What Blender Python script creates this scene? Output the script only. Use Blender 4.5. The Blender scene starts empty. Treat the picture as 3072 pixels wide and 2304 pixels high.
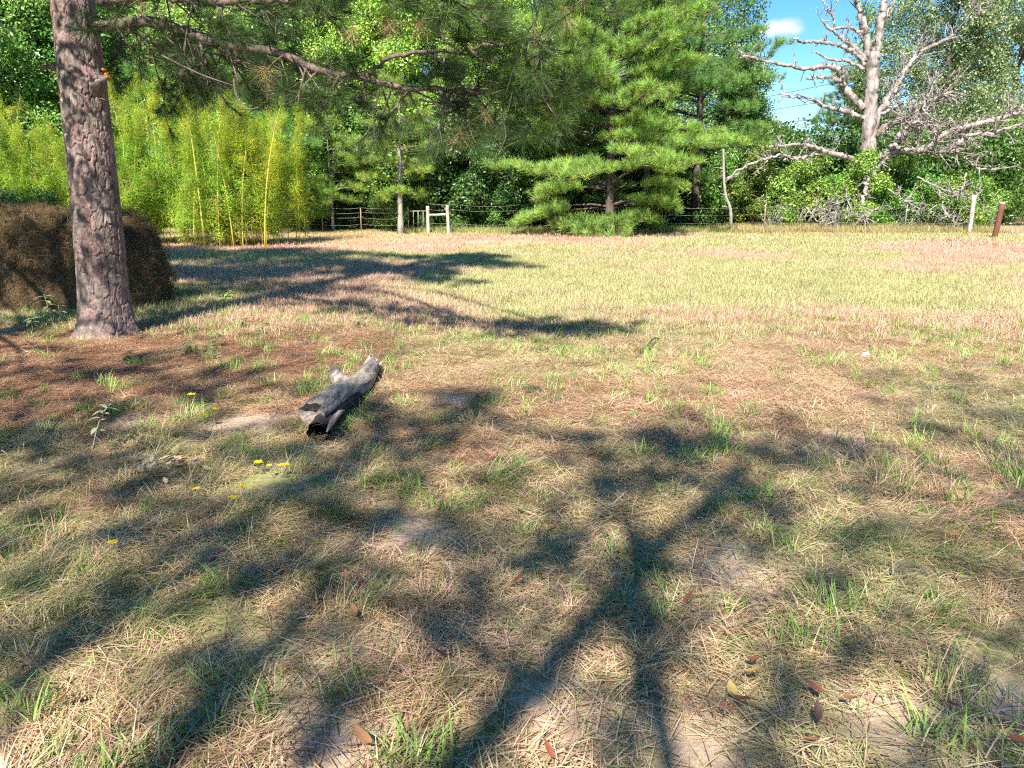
import bpy, math, random
import numpy as np
from mathutils import Vector

R = math.radians
scene = bpy.context.scene
COL = scene.collection
rng = np.random.default_rng(7)
random.seed(7)

# ------------------------------------------------------------------ camera
CAM_H, PITCH, FPX = 1.60, 13.7, 2307.0          # FPX: focal length in pixels of a 3072 px wide picture
cam_d = bpy.data.cameras.new('camera')
cam_d.sensor_width = 36.0
cam_d.lens = 36.0 * FPX / 3072.0
cam_d.clip_start, cam_d.clip_end = 0.05, 2000.0
cam = bpy.data.objects.new('camera', cam_d)
cam.location = (0, 0, CAM_H)
cam.rotation_euler = (R(90 - PITCH), 0, 0)
COL.objects.link(cam)
scene.camera = cam

# ------------------------------------------------------------------ light
SUN_EL, HEADING = 47.0, 14.0                    # shadows fall forward and a little to the right
world = bpy.data.worlds.new('World')
scene.world = world
world.use_nodes = True
wn, wl = world.node_tree.nodes, world.node_tree.links
wn.clear()
w_out = wn.new('ShaderNodeOutputWorld')
w_bg = wn.new('ShaderNodeBackground')
sky = wn.new('ShaderNodeTexSky')
sky.sky_type = 'NISHITA'
sky.sun_disc = False
sky.sun_elevation = R(SUN_EL)
sky.sun_rotation = R(180 + HEADING)
sky.air_density, sky.dust_density, sky.ozone_density = 1.0, 0.1, 5.0
w_bg.inputs['Strength'].default_value = 0.080
wl.new(w_bg.outputs[0], w_out.inputs[0])

sun_d = bpy.data.lights.new('sun', 'SUN')
sun_d.energy, sun_d.angle, sun_d.color = 5.0, R(0.55), (1.0, 0.955, 0.88)
sun = bpy.data.objects.new('sun', sun_d)
tr = Vector((math.sin(R(HEADING)) * math.cos(R(SUN_EL)), math.cos(R(HEADING)) * math.cos(R(SUN_EL)), -math.sin(R(SUN_EL))))
sun.rotation_euler = tr.to_track_quat('-Z', 'Y').to_euler()
sun.location = (-10, -30, 40)
COL.objects.link(sun)
vs = scene.view_settings
vs.view_transform, vs.look, vs.exposure, vs.gamma = 'Standard', 'None', 1.46, 1.0
scene.cycles.max_bounces = 4
scene.cycles.diffuse_bounces = 3
scene.cycles.transmission_bounces = 3
scene.cycles.use_denoising = False
scene.cycles.filter_width = 1.2
scene.cycles.use_adaptive_sampling = True
scene.cycles.adaptive_threshold = 0.03

# a small cloud drifting in the open sky (part of the sky itself)
def px_dir(px, py):                              # viewing direction of a pixel of the 3072 px photograph
    v = Vector(((px - 1536) / FPX, (1152 - py) / FPX, -1.0))
    v.rotate(cam.rotation_euler)
    return v
cd = px_dir(2337, 84).normalized()
tc = wn.new('ShaderNodeTexCoord')
def wmath(op, a, b=None, vec=False):
    n = wn.new('ShaderNodeVectorMath' if vec else 'ShaderNodeMath')
    n.operation = op
    for i, v in enumerate((a, b)):
        if v is None: continue
        if hasattr(v, 'is_linked') or hasattr(v, 'links'): wl.new(v, n.inputs[i])
        else: n.inputs[i].default_value = v
    return n
off = wmath('SUBTRACT', tc.outputs['Generated'], tuple(cd), True)
stretch = wmath('MULTIPLY', off.outputs[0], (1.0, 1.0, 2.6), True)
ln = wmath('LENGTH', stretch.outputs[0], None, True)
cn = wn.new('ShaderNodeTexNoise'); cn.inputs['Scale'].default_value = 55; cn.inputs['Detail'].default_value = 5
wl.new(tc.outputs['Generated'], cn.inputs['Vector'])
nz = wmath('MULTIPLY_ADD', cn.outputs['Fac'], 0.055); nz.inputs[2].default_value = -0.028
rad = wmath('ADD', ln.outputs['Value'], nz.outputs[0])
mr = wn.new('ShaderNodeMapRange'); mr.interpolation_type = 'SMOOTHSTEP'
mr.inputs['From Min'].default_value, mr.inputs['From Max'].default_value = 0.034, 0.004
wl.new(rad.outputs[0], mr.inputs['Value'])
cmix = wn.new('ShaderNodeMix'); cmix.data_type = 'RGBA'
cmix.inputs['B'].default_value = (4.6, 4.8, 5.6, 1)
wl.new(mr.outputs[0], cmix.inputs['Factor'])
hs = wn.new('ShaderNodeHueSaturation'); hs.inputs['Saturation'].default_value = 1.28
wl.new(sky.outputs[0], hs.inputs['Color']); wl.new(hs.outputs[0], cmix.inputs['A'])
wl.new(cmix.outputs['Result'], w_bg.inputs['Color'])

# ------------------------------------------------------------------ placing helpers
def at(px, py, Y):                               # point seen at a 3072-px position, Y metres ahead
    v = px_dir(px, py)
    return Vector((v.x / v.y * Y, Y, CAM_H + v.z / v.y * Y))
def gp(px, py):                                  # point on the level ground under a 3072-px position
    v = px_dir(px, py)
    t = -CAM_H / v.z
    return Vector((v.x * t, v.y * t, 0.0))
K = 3072.0 / 2212.0
def at2(x, y, Y): return at(x * K, y * K, Y)
def gp2(x, y): return gp(x * K, y * K)

def hash2(ix, iy, s=0):
    n = (ix.astype(np.int64) * 374761393 + iy.astype(np.int64) * 668265263 + s * 974634777) & 0x7fffffff
    n = ((n ^ (n >> 13)) * 1274126177) & 0x7fffffff
    n = (n ^ (n >> 16)) & 0xffffff
    return n / float(0xffffff)
def vnoise(x, y, s=0):
    x = np.asarray(x, float); y = np.asarray(y, float)
    ix, iy = np.floor(x), np.floor(y)
    fx, fy = x - ix, y - iy
    fx, fy = fx * fx * (3 - 2 * fx), fy * fy * (3 - 2 * fy)
    a, b = hash2(ix, iy, s), hash2(ix + 1, iy, s)
    c, d = hash2(ix, iy + 1, s), hash2(ix + 1, iy + 1, s)
    return (a * (1 - fx) + b * fx) * (1 - fy) + (c * (1 - fx) + d * fx) * fy
def fbm(x, y, s=0, o=3):
    r, a, t = 0, 1.0, 0
    for k in range(o):
        r = r + a * vnoise(x * 2 ** k, y * 2 ** k, s + k); t += a; a *= .5
    return r / t
def sstep(a, b, x):
    t = np.clip((x - a) / (b - a), 0, 1)
    return t * t * (3 - 2 * t)
def gz(x, y):                                    # height of the ground
    x = np.asarray(x, float); y = np.asarray(y, float)
    d = np.hypot(x, y)
    amp = 0.035 + 0.06 * sstep(6, 25, d)
    return amp * (fbm(x * .55, y * .55, 3) - .5) + .025 * (vnoise(x * 2.3, y * 2.3, 9) - .5)
def gzf(x, y): return float(gz(x, y))

# ------------------------------------------------------------------ mesh helpers
class MB:
    def __init__(self):
        self.v, self.f, self.c, self.n = [], [], [], 0
    def add(self, v, f, c=None):
        v = np.asarray(v, float)
        self.v.append(v)
        self.f.append((np.asarray(f, np.int64) + self.n))
        self.c.append(np.ones((len(v), 3)) if c is None else np.broadcast_to(np.asarray(c, float), (len(v), 3)))
        self.n += len(v)
    def tube(self, pts, rad, sides=6, col=None, cap=True, rough=0.0, seed=0):
        pts = np.asarray([tuple(p) for p in pts], float)
        n = len(pts)
        rad = np.broadcast_to(np.asarray(rad, float), (n,))
        tg = np.gradient(pts, axis=0)
        tg /= np.linalg.norm(tg, axis=1)[:, None] + 1e-9
        ref = np.array([0.0, 0.0, 1.0]) if abs(tg[:, 2]).mean() < .8 else np.array([1.0, 0.0, 0.0])
        s = np.cross(tg, ref); s /= np.linalg.norm(s, axis=1)[:, None] + 1e-9
        u = np.cross(s, tg)
        a = np.arange(sides) / sides * 2 * math.pi
        rr = np.repeat(rad[:, None], sides, 1)
        if rough:
            g = np.random.default_rng(seed)
            rr = rr * (1 + rough * g.uniform(-1, 1, rr.shape))
        v = pts[:, None, :] + rr[:, :, None] * (np.cos(a)[None, :, None] * s[:, None, :] + np.sin(a)[None, :, None] * u[:, None, :])
        i = np.arange(n - 1)[:, None] * sides
        j = np.arange(sides)[None, :]
        k = (j + 1) % sides
        f = np.stack([i + j, i + k, i + sides + k, i + sides + j], -1).reshape(-1, 4)
        vv = v.reshape(-1, 3)
        if cap:
            vv = np.vstack([vv, pts[0], pts[-1]])
            c0, c1 = n * sides, n * sides + 1
            jj = np.arange(sides); kk = (jj + 1) % sides
            f0 = np.stack([jj * 0 + c0, kk, jj, jj], -1)
            b = (n - 1) * sides
            f1 = np.stack([jj * 0 + c1, b + jj, b + kk, b + kk], -1)
            f = np.vstack([f, f0, f1])
        self.add(vv, f, col)
    def box(self, c, s, rz=0.0, col=None):
        x, y, z = np.asarray(s) / 2
        p = np.array([(i, j, k) for i in (-x, x) for j in (-y, y) for k in (-z, z)])
        ca, sa = math.cos(rz), math.sin(rz)
        q = p.copy(); q[:, 0] = p[:, 0] * ca - p[:, 1] * sa; q[:, 1] = p[:, 0] * sa + p[:, 1] * ca
        self.add(q + np.asarray(c), [(0, 1, 3, 2), (4, 6, 7, 5), (0, 4, 5, 1), (2, 3, 7, 6), (0, 2, 6, 4), (1, 5, 7, 3)], col)
    def mesh(self, name, mat, smooth=False):
        v = np.vstack(self.v); f = np.vstack([np.pad(q, ((0, 0), (0, 4 - q.shape[1])), mode='edge') if q.shape[1] < 4 else q for q in self.f])
        c = np.vstack(self.c)
        tri = f[:, 2] == f[:, 3]
        cnt = np.where(tri, 3, 4)
        st = np.concatenate([[0], np.cumsum(cnt)[:-1]])
        mask = np.ones_like(f, bool); mask[tri, 3] = False
        me = bpy.data.meshes.new(name)
        me.vertices.add(len(v)); me.vertices.foreach_set('co', v.astype(np.float32).ravel())
        me.loops.add(int(cnt.sum())); me.loops.foreach_set('vertex_index', f[mask].astype(np.int32))
        me.polygons.add(len(f)); me.polygons.foreach_set('loop_start', st.astype(np.int32))
        at_ = me.attributes.new('col', 'FLOAT_COLOR', 'POINT')
        at_.data.foreach_set('color', np.hstack([c, np.ones((len(c), 1))]).astype(np.float32).ravel())
        me.update(calc_edges=True); me.validate()
        if smooth: me.polygons.foreach_set('use_smooth', np.ones(len(me.polygons), bool))
        me.materials.append(mat)
        return me
    def build(self, name, mat, parent=None, smooth=False):
        return link(name, self.mesh(name, mat, smooth), parent)

def link(name, data, parent=None):
    o = bpy.data.objects.new(name, data)
    COL.objects.link(o)
    if parent is not None:
        o.parent = parent
        if data is None or not o.get('keep'):
            o.location = -parent.location if parent.type == 'EMPTY' and parent.parent is None else (0, 0, 0)
    return o
def tag(o, label=None, cat=None, group=None, kind=None):
    if label: o['label'] = label
    if cat: o['category'] = cat
    if group: o['group'] = group
    if kind: o['kind'] = kind
    return o
def thing(name, label, cat, loc, group=None):
    o = bpy.data.objects.new(name, None)
    o.empty_display_size = .2
    o.location = loc
    COL.objects.link(o)
    return tag(o, label, cat, group)

# ------------------------------------------------------------------ materials
def new_mat(name):
    m = bpy.data.materials.new(name)
    m.use_nodes = True
    nt = m.node_tree
    nt.nodes.clear()
    return m, nt.nodes, nt.links
def leaf_mat(name, trans=0.35, rough=0.55, spec=0.25, inst=True, sat=1.0):
    m, n, l = new_mat(name)
    out = n.new('ShaderNodeOutputMaterial')
    a = n.new('ShaderNodeAttribute'); a.attribute_name = 'col'
    col = a.outputs['Color']
    if inst:
        b = n.new('ShaderNodeAttribute'); b.attribute_name = 'tint'; b.attribute_type = 'INSTANCER'
        mx = n.new('ShaderNodeMix'); mx.data_type = 'RGBA'; mx.blend_type = 'MULTIPLY'; mx.inputs['Factor'].default_value = 1
        l.new(col, mx.inputs['A']); l.new(b.outputs['Color'], mx.inputs['B'])
        col = mx.outputs['Result']
    p = n.new('ShaderNodeBsdfPrincipled')
    p.inputs['Roughness'].default_value = rough
    p.inputs['Specular IOR Level'].default_value = spec
    l.new(col, p.inputs['Base Color'])
    t = n.new('ShaderNodeBsdfTranslucent')
    g = n.new('ShaderNodeMix'); g.data_type = 'RGBA'; g.blend_type = 'MULTIPLY'; g.inputs['Factor'].default_value = 1
    g.inputs['B'].default_value = (1.15, 1.1, .72, 1)
    l.new(col, g.inputs['A']); l.new(g.outputs['Result'], t.inputs['Color'])
    s = n.new('ShaderNodeMixShader'); s.inputs[0].default_value = trans
    l.new(p.outputs[0], s.inputs[1]); l.new(t.outputs[0], s.inputs[2]); l.new(s.outputs[0], out.inputs[0])
    return m
def solid_mat(name, c1, c2, scale=8.0, rough=0.8, bump=0.3, stretch=(1, 1, 1), c3=None, spec=0.3, metal=0.0, use_col=False, bscale=3.0):
    m, n, l = new_mat(name)
    out = n.new('ShaderNodeOutputMaterial')
    p = n.new('ShaderNodeBsdfPrincipled')
    p.inputs['Roughness'].default_value = rough
    p.inputs['Specular IOR Level'].default_value = spec
    p.inputs['Metallic'].default_value = metal
    tc = n.new('ShaderNodeTexCoord')
    mp = n.new('ShaderNodeMapping'); mp.inputs['Scale'].default_value = stretch
    l.new(tc.outputs['Object'], mp.inputs[0])
    nz = n.new('ShaderNodeTexNoise'); nz.inputs['Scale'].default_value = scale; nz.inputs['Detail'].default_value = 8; nz.inputs['Roughness'].default_value = .65
    l.new(mp.outputs[0], nz.inputs['Vector'])
    cr = n.new('ShaderNodeValToRGB')
    cr.color_ramp.elements[0].position, cr.color_ramp.elements[0].color = .33, (*c1, 1)
    cr.color_ramp.elements[1].position, cr.color_ramp.elements[1].color = .68, (*c2, 1)
    if c3:
        e = cr.color_ramp.elements.new(.52); e.color = (*c3, 1)
    l.new(nz.outputs['Fac'], cr.inputs[0])
    col = cr.outputs[0]
    if use_col:
        a = n.new('ShaderNodeAttribute'); a.attribute_name = 'col'
        mx = n.new('ShaderNodeMix'); mx.data_type = 'RGBA'; mx.blend_type = 'MULTIPLY'; mx.inputs['Factor'].default_value = 1
        l.new(col, mx.inputs['A']); l.new(a.outputs['Color'], mx.inputs['B']); col = mx.outputs['Result']
    l.new(col, p.inputs['Base Color'])
    if bump:
        n2 = n.new('ShaderNodeTexNoise'); n2.inputs['Scale'].default_value = scale * bscale; n2.inputs['Detail'].default_value = 6
        l.new(mp.outputs[0], n2.inputs['Vector'])
        b = n.new('ShaderNodeBump'); b.inputs['Strength'].default_value = bump; b.inputs['Distance'].default_value = .02
        l.new(n2.outputs['Fac'], b.inputs['Height']); l.new(b.outputs[0], p.inputs['Normal'])
    l.new(p.outputs[0], out.inputs[0])
    return m

M = {}
M['grass'] = leaf_mat('grass_blade', .30, .6, .2)
M['litter'] = leaf_mat('needle_litter', .08, .6, .25)
M['needle'] = leaf_mat('pine_needle', .22, .45, .35)
M['leaf'] = leaf_mat('broad_leaf', .34, .36, .55)
M['bamboo_leaf'] = leaf_mat('bamboo_leaf', .45, .5, .3)
M['leaf_one'] = leaf_mat('weed_leaf', .3, .5, .3, inst=False)
M['dry_leaf'] = leaf_mat('dry_leaf', .15, .5, .35, inst=False)
M['petal'] = leaf_mat('petal', .25, .6, .2, inst=False)
M['bark_near'] = solid_mat('pine_bark', (.085, .062, .05), (.30, .228, .19), 16, .9, .9, (1, 1, .35), (.185, .14, .122), .15, use_col=True, bscale=4)
M['bark_far'] = solid_mat('woodland_bark', (.05, .04, .032), (.17, .13, .105), 7, .9, .5, (1, 1, .25), None, .15)
M['bark_pale'] = solid_mat('pale_bark', (.16, .14, .12), (.38, .34, .29), 6, .9, .4, (1, 1, .3), None, .15)
M['dead_wood'] = solid_mat('weathered_dead_wood', (.08, .064, .054), (.48, .42, .375), 3.2, .85, 1.0, (1.6, 1.6, .5), (.29, .245, .218), .2, bscale=5)
M['twig_dead'] = solid_mat('dead_twig', (.18, .155, .13), (.40, .36, .31), 9, .85, .2, (1, 1, 1), None, .2)
M['limb'] = solid_mat('pine_limb_bark', (.07, .05, .04), (.24, .18, .15), 14, .9, .6, (1, 1, 1), None, .15)
M['resin'] = solid_mat('resin_wound', (.30, .07, .012), (.62, .25, .03), 22, .35, .5, (1, 1, 1), None, .5)
M['log'] = solid_mat('weathered_log', (.085, .068, .055), (.44, .375, .31), 7, .95, .55, (4, .7, 4), (.26, .215, .175), .15, bscale=4)
M['log_end'] = solid_mat('splintered_wood', (.26, .19, .11), (.6, .5, .34), 30, .85, .5, (1, 1, 1), None, .2)
M['rot'] = solid_mat('rotten_heartwood', (.012, .010, .009), (.05, .04, .032), 16, .95, .6)
M['post_white'] = solid_mat('weathered_post_wood', (.22, .195, .16), (.54, .49, .42), 9, .8, .25, (1, 1, .15), None, .2)
M['post_rust'] = solid_mat('rusty_red_post', (.085, .03, .018), (.19, .075, .045), 14, .75, .25, (1, 1, .3), None, .3)
M['post_cut'] = solid_mat('post_cap', (.5, .36, .26), (.72, .58, .46), 20, .8, .2)
M['tpost'] = solid_mat('fence_tpost_rust', (.22, .12, .07), (.46, .31, .2), 20, .7, .2, (1, 1, .3))
M['tpost_grey'] = solid_mat('fence_tpost_grey', (.16, .15, .12), (.36, .34, .27), 20, .6, .2, (1, 1, .3))
M['wire'] = solid_mat('galvanised_wire', (.22, .2, .18), (.42, .4, .36), 30, .5, 0, metal=.4)
M['cane'] = solid_mat('bamboo_cane', (.42, .34, .05), (.66, .52, .10), 4, .45, .1, (1, 1, .2), None, .4)
M['stem'] = solid_mat('weed_stem', (.20, .19, .10), (.38, .36, .22), 20, .7, .1)
M['hay'] = solid_mat('weathered_hay', (.06, .042, .028), (.20, .145, .095), 26, .95, .9, (1, 1, .5), None, .1)
M['cone'] = solid_mat('pine_cone', (.05, .03, .02), (.16, .10, .06), 30, .8, .6)
M['stone'] = solid_mat('pale_stone', (.4, .36, .3), (.62, .57, .5), 12, .8, .4)
M['cable'] = solid_mat('cable_black', (.03, .03, .03), (.06, .06, .06), 4, .5, 0)

# ------------------------------------------------------------------ geometry-node scatter
def proto(name, mb, mat):                       # a mesh that is only ever instanced by a scatter
    return bpy.data.objects.new('sample_' + name, mb.mesh('sample_' + name, mat))
_groups = {}
def scatter_group(protos):
    key = tuple(p.name for p in protos)
    if key in _groups: return _groups[key]
    ng = bpy.data.node_groups.new('scatter', 'GeometryNodeTree')
    ng.interface.new_socket('Geometry', in_out='INPUT', socket_type='NodeSocketGeometry')
    ng.interface.new_socket('Geometry', in_out='OUTPUT', socket_type='NodeSocketGeometry')
    N, L = ng.nodes, ng.links
    gi, go = N.new('NodeGroupInput'), N.new('NodeGroupOutput')
    iop = N.new('GeometryNodeInstanceOnPoints')
    L.new(gi.outputs[0], iop.inputs['Points'])
    jn = N.new('GeometryNodeJoinGeometry')
    for p in protos:
        oi = N.new('GeometryNodeObjectInfo'); oi.inputs['Object'].default_value = p
        gt = N.new('GeometryNodeGeometryToInstance')
        L.new(oi.outputs['Geometry'], gt.inputs[0]); L.new(gt.outputs[0], jn.inputs[0])
    L.new(jn.outputs[0], iop.inputs['Instance'])
    iop.inputs['Pick Instance'].default_value = True
    def named(nm, typ):
        a = N.new('GeometryNodeInputNamedAttribute'); a.data_type = typ; a.inputs['Name'].default_value = nm
        return a.outputs['Attribute']
    L.new(named('idx', 'INT'), iop.inputs['Instance Index'])
    e2r = N.new('FunctionNodeEulerToRotation')
    L.new(named('rot', 'FLOAT_VECTOR'), e2r.inputs[0]); L.new(e2r.outputs[0], iop.inputs['Rotation'])
    L.new(named('scl', 'FLOAT_VECTOR'), iop.inputs['Scale'])
    L.new(iop.outputs[0], go.inputs[0])
    _groups[key] = ng
    return ng
def scatter(name, pts, rot, scl, tint, protos, parent=None, idx=None):
    pts = np.asarray(pts, float); n = len(pts)
    me = bpy.data.meshes.new(name)
    me.vertices.add(n); me.vertices.foreach_set('co', pts.astype(np.float32).ravel())
    a = me.attributes.new('rot', 'FLOAT_VECTOR', 'POINT'); a.data.foreach_set('vector', np.asarray(rot, np.float32).ravel())
    scl = np.asarray(scl, float)
    if scl.ndim == 1: scl = np.repeat(scl[:, None], 3, 1)
    a = me.attributes.new('scl', 'FLOAT_VECTOR', 'POINT'); a.data.foreach_set('vector', scl.astype(np.float32).ravel())
    if idx is None: idx = rng.integers(0, len(protos), n)
    a = me.attributes.new('idx', 'INT', 'POINT'); a.data.foreach_set('value', np.asarray(idx, np.int32))
    t = np.broadcast_to(np.asarray(tint, float), (n, 3))
    a = me.attributes.new('tint', 'FLOAT_COLOR', 'POINT'); a.data.foreach_set('color', np.hstack([t, np.ones((n, 1))]).astype(np.float32).ravel())
    me.materials.append(protos[0].data.materials[0])
    o = link(name, me, parent)
    md = o.modifiers.new('scatter', 'NODES'); md.node_group = scatter_group(protos)
    o['kind'] = 'stuff'
    return o
def dir_rot(d):                                  # euler that turns +Z towards d
    d = np.asarray(d, float); d = d / (np.linalg.norm(d, axis=1)[:, None] + 1e-9)
    return np.stack([np.zeros(len(d)), np.arccos(np.clip(d[:, 2], -1, 1)), np.arctan2(d[:, 1], d[:, 0])], -1)

def ribbons(base, az, el, length, droop, width, c0, c1, seg=3):
    """flat tapering blades: base points, heading, starting elevation, length, droop (how far they bend over)"""
    n = len(base)
    t = np.linspace(0, 1, seg + 1)
    d = np.stack([np.cos(el) * np.cos(az), np.cos(el) * np.sin(az), np.sin(el)], -1)
    h = np.stack([np.cos(az), np.sin(az), np.zeros(n)], -1)
    side = np.stack([-np.sin(az), np.cos(az), np.zeros(n)], -1)
    p = base[:, None, :] + length[:, None, None] * (t[None, :, None] * d[:, None, :] + (droop[:, None] * t[None, :] ** 2)[:, :, None] * (0.45 * h[:, None, :] - np.array([0, 0, 1.0])))
    p[:, :, 2] = np.maximum(p[:, :, 2], 0.002)
    w = width[:, None] * (1 - t[None, :] ** 1.6 * .92) * .5
    v = np.concatenate([p - w[:, :, None] * side[:, None, :], p + w[:, :, None] * side[:, None, :]], 1)   # n, 2(seg+1), 3
    k = seg + 1
    q = np.array([[i, i + 1, k + i + 1, k + i] for i in range(seg)])
    f = (np.arange(n)[:, None, None] * (2 * k) + q[None]).reshape(-1, 4)
    c = c0[:, None, :] * (1 - t)[None, :, None] + c1[:, None, :] * t[None, :, None]
    c = np.concatenate([c, c], 1).reshape(-1, 3)
    return v.reshape(-1, 3), f, c
def disc(n, r, g):
    a = g.uniform(0, 2 * math.pi, n); q = r * np.sqrt(g.uniform(0, 1, n))
    return np.stack([q * np.cos(a), q * np.sin(a), np.zeros(n)], -1)
def mixc(g, n, cols, w=None, var=.18):
    cols = np.asarray(cols, float)
    i = g.choice(len(cols), n, p=w)
    return cols[i] * g.uniform(1 - var, 1 + var, (n, 1)) * g.uniform(.94, 1.06, (n, 3))
STRAW = [(.56, .44, .28), (.45, .335, .21), (.62, .51, .34), (.36, .255, .16), (.42, .37, .18)]
GREEN = [(.15, .245, .06), (.21, .30, .075), (.11, .185, .055), (.27, .34, .10)]

def make_thatch(s, green=.10):
    g = np.random.default_rng(100 + s); n = 130
    b = disc(n, .24, g); b[:, 2] = g.uniform(.0, .022, n)
    main = g.uniform(0, 6.28)
    az = main + g.normal(0, .95, n)
    isg = g.uniform(0, 1, n) < green
    c = np.where(isg[:, None], mixc(g, n, GREEN), mixc(g, n, STRAW))
    mb = MB(); mb.add(*ribbons(b, az, g.uniform(.03, .42, n), g.uniform(.05, .17, n), g.uniform(.1, .4, n), g.uniform(.0026, .0046, n), c * .9, c))
    return proto('thatch', mb, M['grass'])
def make_tuft(s):
    g = np.random.default_rng(200 + s); n = 44
    b = disc(n, .06, g)
    az = g.uniform(0, 6.28, n)
    c = mixc(g, n, GREEN + STRAW[:2], [.28, .26, .14, .14, .1, .08])
    mb = MB(); mb.add(*ribbons(b, az, g.uniform(.7, 1.5, n), g.uniform(.04, .14, n), g.uniform(.05, .5, n), g.uniform(.003, .0060, n), c * .7 + np.array([.15, .12, .05]) * .5, c))
    return proto('tuft', mb, M['grass'])
def make_mound(s):                               # a tussock of straw falling outward all round
    g = np.random.default_rng(250 + s); n = 150
    b = disc(n, .10, g); b[:, 2] = g.uniform(0, .02, n)
    az = np.arctan2(b[:, 1], b[:, 0]) + g.normal(0, .55, n)
    gr = g.uniform(0, 1, n) < .12 + .12 * (s % 3)
    c = np.where(gr[:, None], mixc(g, n, GREEN), mixc(g, n, STRAW))
    mb = MB(); mb.add(*ribbons(b, az, g.uniform(.3, 1.2, n), g.uniform(.07, .18, n), g.uniform(.35, .8, n), g.uniform(.0022, .0042, n), c * .85, c, 4))
    return proto('mound', mb, M['grass'])
def make_long(s):
    g = np.random.default_rng(300 + s); n = 75
    b = disc(n, .11, g)
    az = g.normal(0, .55, n)
    c = mixc(g, n, GREEN + STRAW[:3], [.16, .2, .12, .14, .14, .12, .12])
    mb = MB(); mb.add(*ribbons(b, az, g.uniform(.35, 1.2, n), g.uniform(.18, .42, n), g.uniform(.35, .75, n), g.uniform(.0022, .0042, n), c * .8, c, 4))
    return proto('long_grass', mb, M['grass'])
def make_litter(s):
    g = np.random.default_rng(400 + s); n = 110
    b = disc(n, .24, g); b[:, 2] = g.uniform(.001, .016, n)
    az = g.uniform(0, 6.28) + g.normal(0, .8, n)
    c = mixc(g, n, [(.42, .22, .115), (.27, .13, .07), (.60, .35, .20), (.14, .07, .045)])
    mb = MB(); mb.add(*ribbons(b, az, g.uniform(-.03, .12, n), g.uniform(.09, .20, n), g.uniform(0, .06, n), g.uniform(.0022, .0038, n), c, c, 2))
    return proto('litter', mb, M['litter'])
def make_field(s):
    g = np.random.default_rng(500 + s); n = 150
    b = disc(n, .34, g)
    az = g.uniform(0, 6.28, n)
    c = mixc(g, n, STRAW + [(.45, .42, .16), (.36, .38, .12), (.22, .27, .07)], [.22, .14, .2, .07, .13, .12, .08, .04])
    mb = MB(); mb.add(*ribbons(b, az, g.uniform(.3, 1.4, n), g.uniform(.05, .15, n), g.uniform(.05, .5, n), g.uniform(.0035, .0065, n), c * .85, c, 2))
    return proto('field_grass', mb, M['grass'])
def make_far(s):
    g = np.random.default_rng(600 + s); n = 110
    b = disc(n, .6, g)
    az = g.uniform(0, 6.28, n)
    c = mixc(g, n, STRAW + [(.45, .42, .16), (.36, .38, .12), (.22, .27, .07)], [.22, .14, .2, .07, .13, .12, .08, .04])
    mb = MB(); mb.add(*ribbons(b, az, g.uniform(.35, 1.4, n), g.uniform(.08, .20, n), g.uniform(.05, .45, n), g.uniform(.010, .018, n), c * .85, c, 2))
    return proto('far_grass', mb, M['grass'])
P_THATCH = [make_thatch(s, .06 + .05 * (s % 3)) for s in range(7)]
P_TUFT = [make_tuft(s) for s in range(6)]
P_MOUND = [make_mound(s) for s in range(6)]
P_LONG = [make_long(s) for s in range(5)]
P_LITTER = [make_litter(s) for s in range(5)]
P_FIELD = [make_field(s) for s in range(6)]
P_FAR = [make_far(s) for s in range(4)]

def make_needles(s, n, L, w, axis=.18, spread=(.25, 1.25), seg=2, cols=None, sag=.10, stem=.006):
    g = np.random.default_rng(700 + s)
    mb = MB()
    a = g.uniform(0, 6.28, n); th = g.uniform(spread[0], spread[1], n)
    b = np.stack([np.zeros(n), np.zeros(n), g.uniform(-axis, axis * .4, n)], -1)
    cols = cols or [(.085, .185, .05), (.12, .24, .07), (.06, .135, .045), (.17, .27, .085)]
    c = mixc(g, n, cols)
    d = np.stack([np.sin(th) * np.cos(a), np.sin(th) * np.sin(a), np.cos(th)], -1)
    ll = L * g.uniform(.7, 1.1, n)
    side = np.cross(d, g.normal(0, 1, (n, 3))); side /= np.linalg.norm(side, axis=1)[:, None]
    bend = np.cross(d, side)
    t = np.linspace(0, 1, seg + 1)
    p = b[:, None] + ll[:, None, None] * (t[None, :, None] * d[:, None] + (sag * g.uniform(-1, 1, (n, 1)) * t[None] ** 2)[:, :, None] * bend[:, None])
    ww = w * .5 * (1 - .6 * t)
    v = np.concatenate([p - ww[None, :, None] * side[:, None], p + ww[None, :, None] * side[:, None]], 1)
    k = seg + 1
    q = np.array([[i, i + 1, k + i + 1, k + i] for i in range(seg)])
    f = (np.arange(n)[:, None, None] * 2 * k + q[None]).reshape(-1, 4)
    mb.add(v.reshape(-1, 3), f, np.repeat(c, 2 * k, 0))
    if stem: mb.tube([(0, 0, -axis * 1.3), (0, 0, axis * .3)], [stem, stem * .5], 4, (.12, .08, .05))
    return proto('needles', mb, M['needle'])
P_NEED_NEAR = [make_needles(s, 130, .19, .0024, .10, (.2, 1.35), 3, None, .22, .004) for s in range(5)]
P_NEED_BROWN = [make_needles(20 + s, 110, .19, .0024, .08, (.15, 1.9), 3, [(.40, .24, .12), (.46, .31, .16), (.26, .15, .08), (.24, .27, .09), (.3, .3, .1)], .6, .003) for s in range(3)]
P_NEED_FAR = [make_needles(40 + s, 75, .27, .0095, .16, (.25, 1.3), 1) for s in range(5)]

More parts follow.
